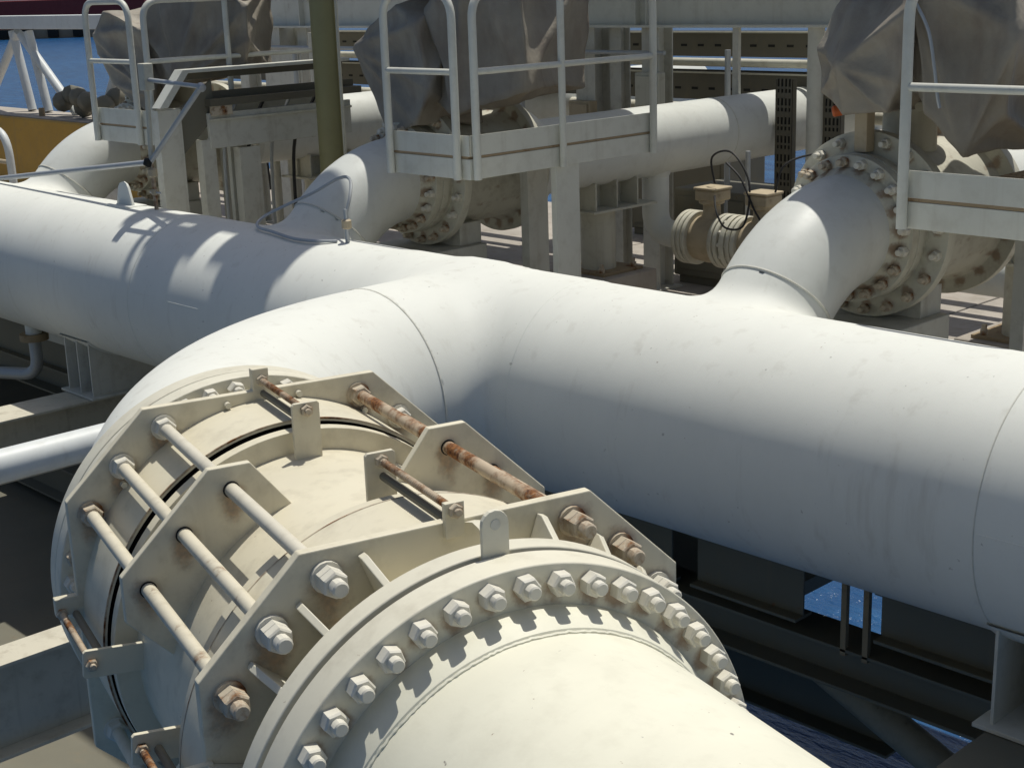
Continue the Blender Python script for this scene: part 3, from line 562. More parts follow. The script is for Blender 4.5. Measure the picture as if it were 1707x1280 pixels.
# ------------------------------------------------------------------ tarpaulins over the actuators
def hull(bm, pts):
    vs = [bm.verts.new(p) for p in pts]; r = bmesh.ops.convex_hull(bm, input=vs)
    dead = [e for e in r['geom_interior'] if isinstance(e, bmesh.types.BMVert)] + [e for e in r['geom_unused'] if isinstance(e, bmesh.types.BMVert)]
    bmesh.ops.delete(bm, geom=list(set(dead)), context='VERTS')
from mathutils import noise as mn
def tarp(sets, label, loc, sag=0.10, n=16):
    """taut cloth: every span between two tie points is a ridge, the cloth hollows between them"""
    L = np.array(loc); V = []; F = []
    for pts in sets:
        bm = bmesh.new(); hull(bm, [tuple(np.array(p) - L) for p in pts]); bmesh.ops.triangulate(bm, faces=bm.faces); bmesh.ops.recalc_face_normals(bm, faces=bm.faces); cen = np.mean([np.array(v.co) for v in bm.verts], axis=0)
        for f in bm.faces:
            P = [np.array(v.co) for v in f.verts]; N = np.array(f.normal)
            if N @ (P[0] - cen) < 0: N = -N
            ar = f.calc_area(); sc = math.sqrt(ar); ids = {}
            ks = [1 + int(abs(mn.noise(Vector(p) * 7.3)) * 9) % 4 + 2 for p in P]
            for a in range(n + 1):
                for b in range(n + 1 - a):
                    w3 = np.array([a, b, n - a - b]) / n; p = w3[0] * P[0] + w3[1] * P[1] + w3[2] * P[2]
                    d = -sag * min(sc * 1.6, 1.1) * (w3[0] * w3[1] * w3[2] * 27) ** 0.7
                    for q in range(3):
                        o1, o2 = w3[(q + 1) % 3], w3[(q + 2) % 3]; t = o1 + o2
                        if t > 1e-6: d += 0.035 * sc * math.sin(math.pi * ks[q] * min(o1, o2) / t * (1 if ks[q] % 2 else 2)) * w3[q] ** 1.3 * (1 - w3[q]) ** 0.6 * min(1, 8 * o1 / t, 8 * o2 / t)
                    edge = min(w3); nz = mn.noise(Vector(p) * 3.1) * 0.035 + (0.5 - abs(mn.noise(Vector(p) * 5.0))) * 0.03 + mn.noise(Vector(p) * 11.0) * 0.008
                    ids[(a, b)] = len(V); V.append(tuple(p + N * d + (p - cen) / max(np.linalg.norm(p - cen), 1e-6) * nz))
            for a in range(n):
                for b in range(n - a):
                    F.append((ids[(a, b)], ids[(a + 1, b)], ids[(a, b + 1)]))
                    if a + b < n - 1: F.append((ids[(a + 1, b)], ids[(a + 1, b + 1)], ids[(a, b + 1)]))
        bm.free()
    me = bpy.data.meshes.new('tarpaulin_cover'); me.from_pydata(V, [], F); me.update()
    bm = bmesh.new(); bm.from_mesh(me); bmesh.ops.remove_doubles(bm, verts=bm.verts, dist=0.0005); bmesh.ops.recalc_face_normals(bm, faces=bm.faces); bm.to_mesh(me); bm.free()
    me.polygons.foreach_set('use_smooth', [True] * len(me.polygons)); me.materials.append(M_TARP)
    o = bpy.data.objects.new('tarpaulin_cover', me); COL.objects.link(o); o.location = loc
    sm = o.modifiers.new('soften', 'SMOOTH'); sm.factor = 0.5; sm.iterations = 3
    tag(o, label, 'tarpaulin', 'tarpaulins over the valve actuators'); return o
tarp([[(-4.78, 1.2, 1.82), (-4.76, 1.2, 1.58), (-4.55, 1.1, 1.47), (-4.22, 1.02, 1.49), (-4.14, 1.0, 1.66), (-4.44, 1.1, 2.07), (-4.5, 1.3, 2.4), (-4.95, 1.8, 1.7), (-4.5, 1.9, 1.45), (-4.3, 1.9, 2.5), (-4.0, 1.4, 2.4), (-4.52, 0.95, 1.74), (-4.05, 0.95, 2.05)],
      [(-4.1, 1.0, 2.2), (-3.65, 1.1, 2.45), (-3.55, 1.1, 1.9), (-3.65, 1.2, 1.5), (-3.85, 1.15, 1.27), (-4.05, 1.1, 1.5), (-4.2, 1.2, 1.7), (-3.7, 2.2, 1.6), (-3.6, 2.3, 2.3), (-4.4, 2.3, 2.4), (-4.2, 2.3, 1.3), (-3.75, 1.9, 1.25)],
      [(-4.72, 1.12, 2.25), (-4.1, 1.1, 2.3), (-4.1, 1.6, 2.5), (-4.8, 1.6, 2.5), (-4.7, 1.3, 2.15), (-4.1, 1.3, 2.15), (-3.95, 1.1, 2.5)]],
     'crumpled grey tarpaulin with a pale fold, beside the perforated tray column', (-4.3, 1.6, 1.2))
tarp([[(-8.95, 1.2, 1.78), (-8.9, 1.22, 1.63), (-8.72, 1.2, 1.42), (-8.58, 1.2, 1.15), (-8.2, 1.12, 1.22), (-8.0, 1.1, 1.5), (-8.15, 1.12, 1.95), (-8.45, 1.2, 2.08), (-8.6, 1.7, 2.2), (-9.25, 1.8, 1.75), (-8.9, 1.8, 1.2), (-8.2, 1.8, 1.2), (-8.0, 1.7, 2.3)],
      [(-8.1, 1.2, 2.05), (-7.75, 1.2, 2.5), (-7.35, 1.4, 2.3), (-7.35, 1.4, 1.87), (-7.3, 1.4, 1.5), (-7.8, 1.15, 1.32), (-7.5, 1.5, 1.4), (-8.2, 1.3, 1.4), (-7.6, 2.3, 1.45), (-7.5, 2.3, 2.4), (-8.4, 2.3, 2.6), (-8.5, 2.3, 1.4)],
      [(-8.85, 1.15, 2.25), (-8.05, 1.1, 2.3), (-8.0, 1.6, 2.5), (-8.9, 1.6, 2.5), (-8.7, 1.3, 2.15), (-8.0, 1.3, 2.15)]],
     'tall dark tarpaulin bulging behind the hoops between the olive post and the cross pipe', (-8.3, 1.7, 1.1))
tarp([[(-13.0, 1.2, 1.86), (-12.75, 1.2, 2.07), (-12.9, 1.2, 1.69), (-12.7, 1.2, 1.42), (-12.15, 1.2, 1.18), (-11.9, 1.15, 1.3), (-12.0, 1.15, 1.9), (-13.4, 1.8, 1.8), (-12.6, 1.8, 1.15), (-12.2, 1.8, 2.1), (-12.9, 1.7, 2.1)],
      [(-12.1, 1.2, 1.9), (-11.9, 1.3, 2.4), (-11.3, 1.4, 2.4), (-10.95, 1.6, 2.1), (-10.98, 1.6, 1.8), (-11.05, 1.6, 1.55), (-11.6, 1.2, 1.45), (-12.0, 1.3, 1.35), (-11.5, 2.2, 1.5), (-11.4, 2.2, 2.3), (-12.3, 2.2, 2.3), (-12.3, 2.2, 1.4)]],
     'dark tarpaulin with a tan lit top beside the yellow barge', (-12.1, 1.7, 1.1))
g = G().tube(smooth_path([(-4.05, 0.98, 2.05), (-3.97, 0.97, 1.92), (-3.93, 0.97, 1.75), (-3.91, 0.98, 1.60), (-3.90, 0.99, 1.54)]), 0.009, 6)
one('tie_rope', g, M_GALV, 'thin pale rope hanging down the grey tarpaulin', 'rope')
g = G().lathe([(0, 0.03), (0.05, 0.032), (0.06, 0.024)], (-4.68, 1.30, 1.475), (-0.5, -0.4, -0.1), 16)
one('actuator_cap', g, M_ORNG, 'small orange cap peeking out under the grey tarpaulin', 'cap')

# ------------------------------------------------------------------ small flanged cross pipe with two actuated valves
cp = thing('cross_pipe', 'small pale pipe dropping from the branch pipe and turning level', 'pipe', (-8.3, 4.1, -0.16))
part(cp, 'pipe_run', G().tube(fillet([(-8.47, 4.08, 0.62), (-8.47, 4.08, 0.02), (-8.02, 4.08, 0.02)], 0.36, 14), 0.12, 36), M_HEAD)
part(cp, 'collar', G().lathe([(0, 0.115), (0.0, 0.145), (0.05, 0.135), (0.09, 0.116)], (-8.47, 4.08, 0.60), (0, 0, -1), 32, cap=False), M_BRANCH)
part(cp, 'flange', G().lathe([(0, 0.16), (0, 0.235), (0.04, 0.235), (0.04, 0.16)], (-8.10, 4.08, 0.02), (1, 0, 0), 40, cap=False), M_VALVE, bev=0.003)
SN = hexbolt('small_nut', M_NUT, 0.02, 0.022, 0.012, 0.02)
for k, xx in enumerate((-8.055, -7.52)):
    vv = thing('ball_valve', 'tan ball valve with boxed actuator %s' % ('next to the small pipe bend' if k == 0 else 'half hidden by the white branch elbow'), 'valve', (xx + 0.25, 4.08, -0.22))
    part(vv, 'valve_body', G().lathe([(0.04, 0.14), (0.05, 0.18), (0.09, 0.19), (0.22, 0.205), (0.35, 0.19), (0.40, 0.18), (0.41, 0.14)], (xx, 4.08, 0.02), (1, 0, 0), 44, cap=False), M_TAN)
    for sx in (0.0, 0.052, 0.345, 0.40): part(vv, 'end_flange', G().lathe([(0, 0.14), (0, 0.228), (0.008, 0.235), (0.034, 0.235), (0.042, 0.228), (0.042, 0.14)], (xx + sx, 4.08, 0.02), (1, 0, 0), 40, cap=False), M_VALVE)
    bolt_circle(vv, (xx + 0.0, 4.08, 0.02), (-1, 0, 0), 0.205, 12, SN); bolt_circle(vv, (xx + 0.445, 4.08, 0.02), (1, 0, 0), 0.205, 12, SN)
    part(vv, 'neck', G().lathe([(0.16, 0.10), (0.24, 0.075), (0.30, 0.075), (0.315, 0.11), (0.34, 0.11)], (xx + 0.22, 4.08, 0.02), (0, 0, 1), 20), M_TAN)
    ab = part(vv, 'actuator_box', G().bb(xx + 0.12, xx + 0.34, 3.97, 4.19, 0.36, 0.45), M_TAN, bev=0.012); part(ab, 'lid', G().bb(xx + 0.11, xx + 0.35, 3.96, 4.20, 0.4515, 0.475), M_TAN, bev=0.008)
part(cp, 'pipe_run', G().cyl((-7.08, 4.08, 0.02), (-5.0, 4.08, 0.02), 0.155, n=32), M_BRANCH)
part(cp, 'spool_flange', G().lathe([(0, 0.16), (0, 0.235), (0.05, 0.235), (0.05, 0.16)], (-7.58, 4.08, 0.02), (1, 0, 0), 40, cap=False), M_VALVE)
for pts, lab in (([(-7.7, 3.95, 0.42), (-7.6, 3.85, 0.3), (-7.5, 3.85, 0.18), (-7.35, 3.9, 0.22), (-7.38, 4.0, 0.55), (-7.6, 4.05, 0.78), (-7.85, 4.1, 0.72), (-7.82, 4.1, 0.5)], 'black cable looped over the small tan valves'), ([(-7.15, 4.05, 0.48), (-7.1, 4.1, 0.7), (-6.95, 4.3, 0.78), (-6.8, 4.4, 0.74)], 'black cable rising from the tan actuator to the tray column'), ([(-7.62, 4.0, 0.7), (-7.45, 3.98, 0.58), (-7.3, 3.95, 0.36), (-7.2, 3.93, 0.25)], 'thin black cable crossing between the tan actuators')):
    one('power_cable', G().tube(smooth_path(pts, 8), 0.009, 8), M_CABLE, lab, 'cable')
one('grey_stake', G().cyl((-7.85, 4.6, DECK), (-7.85, 4.6, 0.72), 0.022, n=10), M_GALV, 'thin grey upright tube behind the tan valves', 'tube')

# ------------------------------------------------------------------ rear rack: girder, columns, trays
gd = thing('rack_girder', 'deep white girder spanning above the cable trays', 'girder', (-11.0, 5.5, 1.73))
part(gd, 'web', G().bb(-17.2, -3.0, 5.46, 5.50, 1.76, 2.72), M_PLAT); part(gd, 'bottom_flange', G().bb(-17.2, -3.0, 5.36, 5.62, 1.735, 1.76), M_PLAT, bev=0.003); part(gd, 'top_flange', G().bb(-17.2, -3.0, 5.36, 5.62, 2.72, 2.745), M_PLAT)
for x in (-15.5, -13.0, -9.86, -9.72, -7.0, -5.0): part(gd, 'stiffener', G().bb(x, x + 0.014, 5.385, 5.46, 1.76, 2.72), M_PLAT)
wk = thing('overhead_shade', 'added grey shade plates out of view above the branch pipes', 'walkway', (-10, 4, 3.4))  # plates added out of view to throw shade on the deck and branch pipes
part(wk, 'shade_plate', G().bb(-11.8, -9.15, 3.0, 6.4, 3.4, 3.42), M_STEEL); part(wk, 'shade_plate', G().bb(-9.34, -5.4, 3.0, 4.4, 3.4, 3.42), M_STEEL)
for x in (-11.9, -9.3, -5.6): part(wk, 'bearer', ibeam(G(), (x, 2.9, 3.395), (x, 5.6, 3.395), 0.15, 0.2), M_STEEL, 0)
part(wk, 'hanger', G().bb(-9.4, -9.3, 5.44, 5.5, 2.745, 3.2), M_STEEL); part(wk, 'hanger', G().bb(-5.65, -5.55, 5.44, 5.5, 2.745, 3.2), M_STEEL)
def column(x, y, w_, z1, lab, mat=M_STEEL, rnd=False):
    c = thing('rack_column', lab, 'column', (x, y, DECK), 'columns of the rear rack')
    part(c, 'shaft', G().cyl((x, y, DECK + 0.02), (x, y, z1), w_ / 2, n=28) if rnd else ibeam(G(), (x, y + w_ / 2, DECK + 0.02), (x, y + w_ / 2, z1), w_, w_, 0.014, 0.012, (0, 1, 0)), mat)
    part(c, 'foot_plate', G().bb(x - w_ * 0.8, x + w_ * 0.8, y - w_ * 0.8, y + w_ * 0.8, DECK, DECK + 0.02), M_STEEL); return c
column(-7.79, 5.5, 0.15, 1.733, 'round white rack column between two perforated cable trays', M_PLAT, True)
column(-10.6, 5.58, 0.27, 1.733, 'pale square rack column behind the middle hooped platform')
column(-10.27, 5.62, 0.15, 1.733, 'slim pale rack column beside the square one')
column(-9.75, 5.6, 0.22, 1.733, 'pale rack column next to the lit stretch of branch pipe')
column(-16.15, 5.58, 0.38, 1.733, 'broad pale rack column seen beside the olive post')
column(-15.65, 5.62, 0.2, 1.733, 'slim rack column close against the olive post')
column(-17.0, 5.6, 0.2, 1.733, 'pale end column of the rear rack')
for k, (x, y, z0, z1, r, mt, lab) in enumerate(((-11.3, 5.2, DECK, 1.7, 0.03, M_GALV, 'thin grey conduit upright behind the middle platform'), (-14.6, 4.9, DECK, 1.7, 0.04, M_STEEL, 'thin pale conduit upright left of the olive post'), (-15.1, 5.0, DECK, 1.5, 0.03, M_GALV, 'second thin conduit left of the olive post'), (-9.1, 5.9, DECK, 1.5, 0.03, M_GALV, 'thin grey conduit behind the cross pipe'))):
    one('conduit_riser', G().cyl((x, y, z0), (x, y, z1), r, n=10), mt, lab, 'conduit')
for (x0, x1, y, z, r, mt, lab) in ((-20.5, -6.0, 6.9, 0.80, 0.07, M_VALVE, 'low cream service pipe on the rear rack'), (-20.5, -6.0, 7.2, 0.55, 0.10, M_STEEL, 'thick low service pipe on the rear rack'), (-20.5, -9.4, 5.3, 1.50, 0.022, M_GALV, 'thin conduit run along the rack columns')):
    one('service_pipe', G().cyl((x0, y, z), (x1, y, z), r, n=16), mt, lab, 'pipe')
for (x, y, z, w_, h, mt, lab) in ((-9.72, 5.45, 0.95, 0.3, 0.35, M_VALVE, 'cream junction box on the rack column near the lit branch pipe'), (-15.7, 5.4, 0.95, 0.5, 0.5, M_STEEL, 'pale junction box left of the olive post'), (-16.4, 5.35, 0.6, 0.25, 0.3, M_BLUE, 'small blue box left of the olive post'), (-10.6, 5.4, 0.6, 0.3, 0.4, M_TAN, 'tan junction box behind the middle platform')):
    jb_ = thing('junction_box', lab, 'box', (x, y, z)); part(jb_, 'case', G().bb(x - w_ / 2, x + w_ / 2, y - 0.06, y + 0.06, z, z + h), mt, bev=0.01); part(jb_, 'cover', G().bb(x - w_ * 0.42, x + w_ * 0.42, y - 0.08, y - 0.061, z + 0.03, z + h - 0.03), mt, bev=0.004); part(jb_, 'gland', G().cyl((x, y, z - 0.05), (x, y, z), 0.025, n=10), M_CABLE)
def vtray(x, y, lab):
    t = thing('cable_tray_riser', lab, 'cable tray', (x, y, DECK), 'perforated cable tray risers')
    part(t, 'back_sheet', G().bb(x - 0.085, x + 0.085, y + 0.012, y + 0.016, DECK, 1.28), M_BLACK, 0)
    for k in (-0.082, -0.042, 0.0, 0.042, 0.082): part(t, 'strip', G().bb(x + k - 0.009, x + k + 0.009, y, y + 0.01, DECK, 1.28), M_TRAY, 0)
    k = -0.85; j = 0
    while k < 1.26:
        part(t, 'rung', G().bb(x - 0.085, x + 0.085, y + 0.001, y + 0.009, k, k + (0.05 if j % 2 else 0.02)), M_TRAY, 0); k += 0.085; j += 1
    for sx in (-1, 1): part(t, 'side_rail', G().bb(x + sx * 0.088 - 0.003, x + sx * 0.088 + 0.003, y - 0.005, y + 0.07, DECK, 1.28), M_TRAY, 0)
vtray(-8.06, 5.40, 'perforated cable tray riser against the white branch pipe'); vtray(-7.62, 5.52, 'perforated cable tray riser on the tarpaulin side of the white column')
def htray(x0, x1, y, z0, z1, lab):
    t = thing('cable_tray', lab, 'cable tray', ((x0 + x1) / 2, y, z0), 'cable trays of the rear rack')
    part(t, 'front_rail', G().bb(x0, x1, y, y + 0.012, z0, z1), M_TRAY, 0); part(t, 'top_lip', G().bb(x0, x1, y - 0.03, y + 0.011, z1 + 0.001, z1 + 0.018), M_VALVE, 0); part(t, 'rear_rail', G().bb(x0, x1, y + 0.5, y + 0.512, z0, z1), M_TRAY, 0)
    n = int((x1 - x0) / 0.45)
    for k in range(n): part(t, 'rung', G().bb(x0 + k * 0.45, x0 + k * 0.45 + 0.04, y + 0.013, y + 0.499, z0 + 0.02, z0 + 0.045), M_TRAY, 0)
    for k in range(n * 2): part(t, 'slot', G().bb(x0 + k * 0.225 + 0.04, x0 + k * 0.225 + 0.12, y - 0.003, y + 0.001, z0 + 0.10, z0 + 0.125), M_BLACK, 0)
    for k in range(5): part(t, 'cable', G().tube([(x, y + 0.08 + k * 0.08 + 0.01 * math.sin(x * 3 + k), z0 + 0.09 + 0.006 * math.cos(x * 5 + k * 2)) for x in np.linspace(x0, x1, 40)], 0.03, 8), M_CABLE)
htray(-20.5, -3.5, 6.4, 1.40, 1.635, 'upper dark cable tray under the white girder')
htray(-20.5, -3.5, 6.3, 0.97, 1.235, 'lower dark cable tray with light lip above the branch pipe')
one('service_pipe', G().cyl((-20.5, 6.2, 1.355), (-8.1, 6.2, 1.355), 0.042, n=16), M_VALVE, 'thin cream service pipe running between the two cable trays', 'pipe')
hg = thing('tray_hanger', 'pale angle hanger holding the cable trays, with a level arm', 'hanger', (-8.62, 5.44, 0.92))
part(hg, 'drop', G().bb(-8.655, -8.585, 5.40, 5.44, 0.90, 1.735), M_STEEL, bev=0.002); part(hg, 'arm', G().bb(-8.60, -8.54, 5.441, 6.9, 0.93, 0.985), M_STEEL, bev=0.002)
# odd equipment on the rear deck seen as dark and pale shapes
for (x, y, w_, d_, h, mt, lab) in ((-9.3, 6.3, 1.0, 0.8, 1.0, M_DARK, 'dark equipment skid in shade behind the small pipe bend'), (-8.0, 6.8, 0.9, 0.5, 1.15, M_STEEL, 'pale equipment cabinet behind the tan actuators'), (-11.4, 8.2, 1.6, 0.7, 1.3, M_DARK, 'dark skid behind the pale platform leg')):
    e = thing('equipment_skid', lab, 'cabinet', (x, y, DECK)); part(e, 'housing', G().bb(x - w_ / 2, x + w_ / 2, y - d_ / 2, y + d_ / 2, DECK + 0.08, DECK + h), mt, bev=0.02)
    part(e, 'door', G().bb(x - w_ * 0.42, x + w_ * 0.42, y - d_ / 2 - 0.015, y - d_ / 2 - 0.001, DECK + 0.16, DECK + h - 0.08), mt, bev=0.004); part(e, 'plinth', G().bb(x - w_ * 0.45, x + w_ * 0.45, y - d_ * 0.45, y + d_ * 0.45, DECK, DECK + 0.08), M_DARK)

# ------------------------------------------------------------------ olive post with an added unseen shade crown
lp = thing('lamp_post', 'thick olive green post rising between the two tarpaulins', 'post', (-10.4, 2.0, DECK))
part(lp, 'shaft', G().cyl((-10.4, 2.0, DECK + 0.02), (-10.4, 2.0, 7.4), 0.118, n=36), M_OLIVE); part(lp, 'base_plate', G().bb(-10.65, -10.15, 1.75, 2.25, DECK, DECK + 0.02), M_OLIVE)
for (x0, x1, y0, y1) in ((-10.0, -8.15, 2.09, 2.55), (-9.97, -9.78, 1.93, 2.085), (-9.62, -8.15, 1.93, 2.085), (-9.94, -9.25, 1.71, 1.925), (-9.04, -8.15, 1.71, 1.925), (-9.88, -9.38, 1.50, 1.705), (-8.86, -8.2, 1.50, 1.705), (-9.7, -8.3, 1.2, 1.495)): part(lp, 'crown_shade_plate', G().bb(x0, x1, y0, y1, 7.15, 7.17), M_OLIVE)  # unseen guessed plates, their gaps shaped for the shadow on the header
part(lp, 'crown_shade_arm', G().bb(-10.4, -8.4, 1.95, 2.05, 7.03, 7.149), M_OLIVE); part(lp, 'crown_shade_rail', G().tube(fillet([(-9.2, 1.28, 7.7), (-10.05, 1.28, 7.7), (-10.05, 2.5, 7.7), (-9.2, 2.5, 7.7)], 0.4, 10), 0.04, 12), M_OLIVE)  # arm and rail added with the unseen shade plates
part(lp, 'conduit', G().cyl((-10.26, 2.03, DECK), (-10.26, 2.03, 4.5), 0.014, n=8), M_VALVE)

# ------------------------------------------------------------------ left background frame, bent rod, floodlight post
fr = thing('tray_stand', 'pale stand of posts with a slanted cover bar, against the far hooped platform', 'stand', (-10.9, 1.4, DECK))
XF = -10.9
for (y0, y1, zt) in ((0.60, 0.82, 1.28), (1.0, 1.13, 1.0), (1.37, 1.58, 0.9)): part(fr, 'post', G().bb(XF - 0.02, XF, y0, y1, DECK + 0.02, zt).bb(XF - 0.1, XF - 0.021, y0, y0 + 0.015, DECK + 0.02, zt).bb(XF - 0.1, XF - 0.021, y1 - 0.015, y1, DECK + 0.02, zt), M_STEEL, 0); part(fr, 'foot_plate', G().bb(XF - 0.12, XF + 0.12, y0 - 0.03, y1 + 0.03, DECK, DECK + 0.02), M_STEEL)
part(fr, 'channel', G().bb(XF - 0.03, XF - 0.002 + 0.012, 1.08, 2.6, 0.92, 1.22), M_STEEL, bev=0.003); part(fr, 'channel_rib', G().bb(XF + 0.0105, XF + 0.03, 1.08, 2.6, 1.15, 1.17), M_VALVE); part(fr, 'tray_floor', G().bb(XF - 0.06, XF + 0.06, 1.08, 2.7, 1.28, 1.34), M_TRAY); part(fr, 'tray_riser', G().bb(XF - 0.07, XF - 0.06, 1.08, 2.7, 1.34, 1.40), M_TRAY)
part(fr, 'cover_bar', G().prism([(0.60, 1.30), (0.85, 1.60), (2.6, 1.60), (2.6, 1.57), (0.90, 1.57), (0.68, 1.30)], (XF - 0.09, 0, 0), (0, 1, 0), (0, 0, 1), (1, 0, 0), 0.13), M_PLAT, 0, 0.003)
part(fr, 'cover_skirt', G().bb(XF - 0.085, XF - 0.075, 0.95, 2.6, 1.51, 1.569), M_TRAY)
part(fr, 'gusset_plate', G().prism([(0.84, 1.28), (1.16, 1.50), (1.16, 1.18), (0.98, 1.02), (0.84, 0.90)], (XF - 0.05, 0, 0), (0, 1, 0), (0, 0, 1), (1, 0, 0), 0.02), M_DARK, 0); part(fr, 'corner_bracket', G().bb(XF + 0.0, XF + 0.05, 1.10, 1.30, 1.20, 1.30), M_NUTR, bev=0.004)
for k in range(4): part(fr, 'conduit', G().tube(smooth_path([(XF - 0.15 - k * 0.05, 1.3 + k * 0.28, DECK), (XF - 0.15 - k * 0.05, 1.3 + k * 0.28, 0.7), (XF - 0.12, 1.35 + k * 0.28, 1.1), (XF - 0.1, 1.5 + k * 0.28, 1.36)]), 0.016, 8), M_CABLE if k % 2 else M_GALV)
br = thing('bent_rod', 'thin grey articulated rod frame standing on the header pipe vent', 'rod', (-10.06, 0.02, 0.95))
part(br, 'upper_arm', G().cyl((-10.02, 0.02, 1.60), (-9.255, 0.02, 1.568), 0.017, n=12), M_GALV); part(br, 'diagonal', G().cyl((-9.255, 0.02, 1.568), (-10.06, 0.02, 0.985), 0.021, n=12), M_GALV)
part(br, 'long_pole', G().cyl((-10.07, 0.02, 0.975), (-14.0, 0.02, 0.51), 0.022, n=12), M_GALV); part(br, 'upright', G().cyl((-10.06, 0.02, 0.97), (-10.01, 0.02, 1.69), 0.019, n=12), M_VALVE)
part(br, 'knuckle', G().lathe([(0, 0.01), (0.01, 0.038), (0.06, 0.038), (0.07, 0.01)], (-10.09, 0.0, 0.94), (0.3, 0.2, 1), 12), M_BLACK); part(br, 'elbow_joint', G().lathe([(0, 0.01), (0.01, 0.03), (0.05, 0.03), (0.06, 0.01)], (-9.28, 0.02, 1.575), (1, 0, -0.4), 12), M_GALV)
part(br, 'clamp', G().bb(-10.06, -9.97, -0.02, 0.06, 1.52, 1.72), M_VALVE, bev=0.006)
fl = thing('floodlight_post', 'short pale post with a small floodlight and black cable', 'floodlight', (-12.0, 3.2, DECK))
part(fl, 'post', G().cyl((-12.75, 3.0, DECK), (-12.75, 3.0, 0.80), 0.045, n=16), M_STEEL); part(fl, 'junction_box', G().bb(-12.84, -12.70, 2.93, 3.03, 0.62, 0.98), M_PLAT, bev=0.012)
part(fl, 'lamp_head', G().lathe([(0, 0.03), (0.06, 0.05), (0.2, 0.045), (0.22, 0.07), (0.26, 0.07)], (-12.68, 2.98, 0.80), (1, 0.2, -0.15), 16), M_GALV); part(fl, 'cable', G().tube(smooth_path([(-12.76, 2.92, 1.1), (-12.86, 2.9, 0.95), (-12.88, 2.9, 0.75), (-12.8, 2.92, 0.55), (-12.78, 2.93, 0.2)]), 0.012, 6), M_CABLE)

# ------------------------------------------------------------------ yellow barge, truss, moored boat
yb = thing('yellow_barge', 'ochre yellow barge end with rusty rim beyond the far elbow', 'barge', (-23.5, 6.5, DECK))
part(yb, 'hull', G().prism([(-34, -3.0), (-34, 0.30), (-19.6, 0.30), (-19.6, -3.0)], (0, 5.2, 0), (1, 0, 0), (0, 0, 1), (0, 1, 0), 0.9), M_YELL, 0, 0.03)
part(yb, 'deck_plate', G().bb(-33.9, -19.65, 5.25, 6.05, 0.301, 0.318), M_CONC)
for x in (-23.0, -21.2, -19.8): part(yb, 'bollard', G().cyl((x, 5.45, 0.318), (x, 5.45, 0.45), 0.05, n=10), M_STRIP)
lump = G()
for k in range(9): lump.lathe([(-0.16, 0.05), (-0.10, 0.13), (0.0, 0.17), (0.10, 0.13), (0.16, 0.05)], (-22.6 + 0.22 * k + random.uniform(-.1, .1), 5.6 + random.uniform(-.2, .2), 0.45 + random.uniform(0, 0.28)), (random.uniform(-1, 1), random.uniform(-1, 1), random.uniform(-.4, .4)), 10)
one('rope_heap', lump, M_DARK, 'dark heap of coiled rope lying on the yellow barge', 'rope heap')
ts = thing('boarding_truss', 'pale blue white tubular truss standing on the yellow barge', 'truss', (-23.5, 5.8, 0.32))
part(ts, 'top_chord', G().bb(-34, -19.3, 5.7, 5.95, 1.70, 1.92), M_TRUSS, bev=0.01)
for (xa, za, xb_, zb) in ((-26.2, 0.34, -25.3, 1.66), (-25.9, 0.34, -24.3, 1.66), (-24.1, 0.34, -24.5, 1.66), (-24.2, 1.6, -22.5, 0.34), (-21.6, 0.34, -20.6, 1.66), (-23.5, 0.34, -23.9, 1.66)): part(ts, 'brace', G().cyl((xa, 5.82, za), (xb_, 5.82, zb), 0.075, n=16), M_TRUSS)
vx = Vector((-271.6, 137.9, WATER)); vd = Vector((0.6908, 0.7222, 0)).normalized(); vn = Vector((-0.7222, 0.6908, 0))
bo = thing('moored_vessel', 'dark red vessel with a tan waterline moored far off behind the truss', 'boat', vx)
part(bo, 'hull', G().box(vx + vd * -20 + vn * 4 + Vector((0, 0, 4.6)), (63, 8, 5.6), vd, vn, (0, 0, 1)), M_RED, 0, 0.2); part(bo, 'waterline_belt', G().box(vx + vd * -20 + vn * 4 + Vector((0, 0, 0.9)), (63.4, 8.4, 1.9), vd, vn, (0, 0, 1)), M_BOAT, 0, 0.1); part(bo, 'deck_strake', G().box(vx + vd * -20 + vn * 4 + Vector((0, 0, 3.0)), (63.6, 8.6, 1.6), vd, vn, (0, 0, 1)), M_BOAT, 0, 0.1)
for k in range(6): part(bo, 'fender', G().box(vx + vd * (-2 - k * 5) - vn * 0.5 + Vector((0, 0, 1.0)), (2.0, 0.8, 1.6), vd, vn, (0, 0, 1)), M_BLACK, 0)
hr = thing('barge_handrail', 'small pale hoop handrail and drum beside the yellow barge', 'handrail', (-18.6, 2.6, DECK))
part(hr, 'hoop', G().tube(fillet([(-20.5, 2.4, 0.62), (-17.75, 2.4, 0.62), (-17.7, 2.4, -0.6)], 0.35, 9), 0.05, 12), M_TRUSS); part(hr, 'lower_rail', G().cyl((-20.5, 2.4, 0.22), (-17.75, 2.4, 0.22), 0.03, n=10), M_TAN)
one('oil_drum', G().lathe([(0, 0.26), (0.02, 0.29), (0.26, 0.29), (0.28, 0.3), (0.56, 0.29), (0.84, 0.29), (0.86, 0.27)], (-19.2, 4.4, DECK), (0, 0, 1), 24), M_GALV, 'grey drum standing before the yellow barge', 'drum')

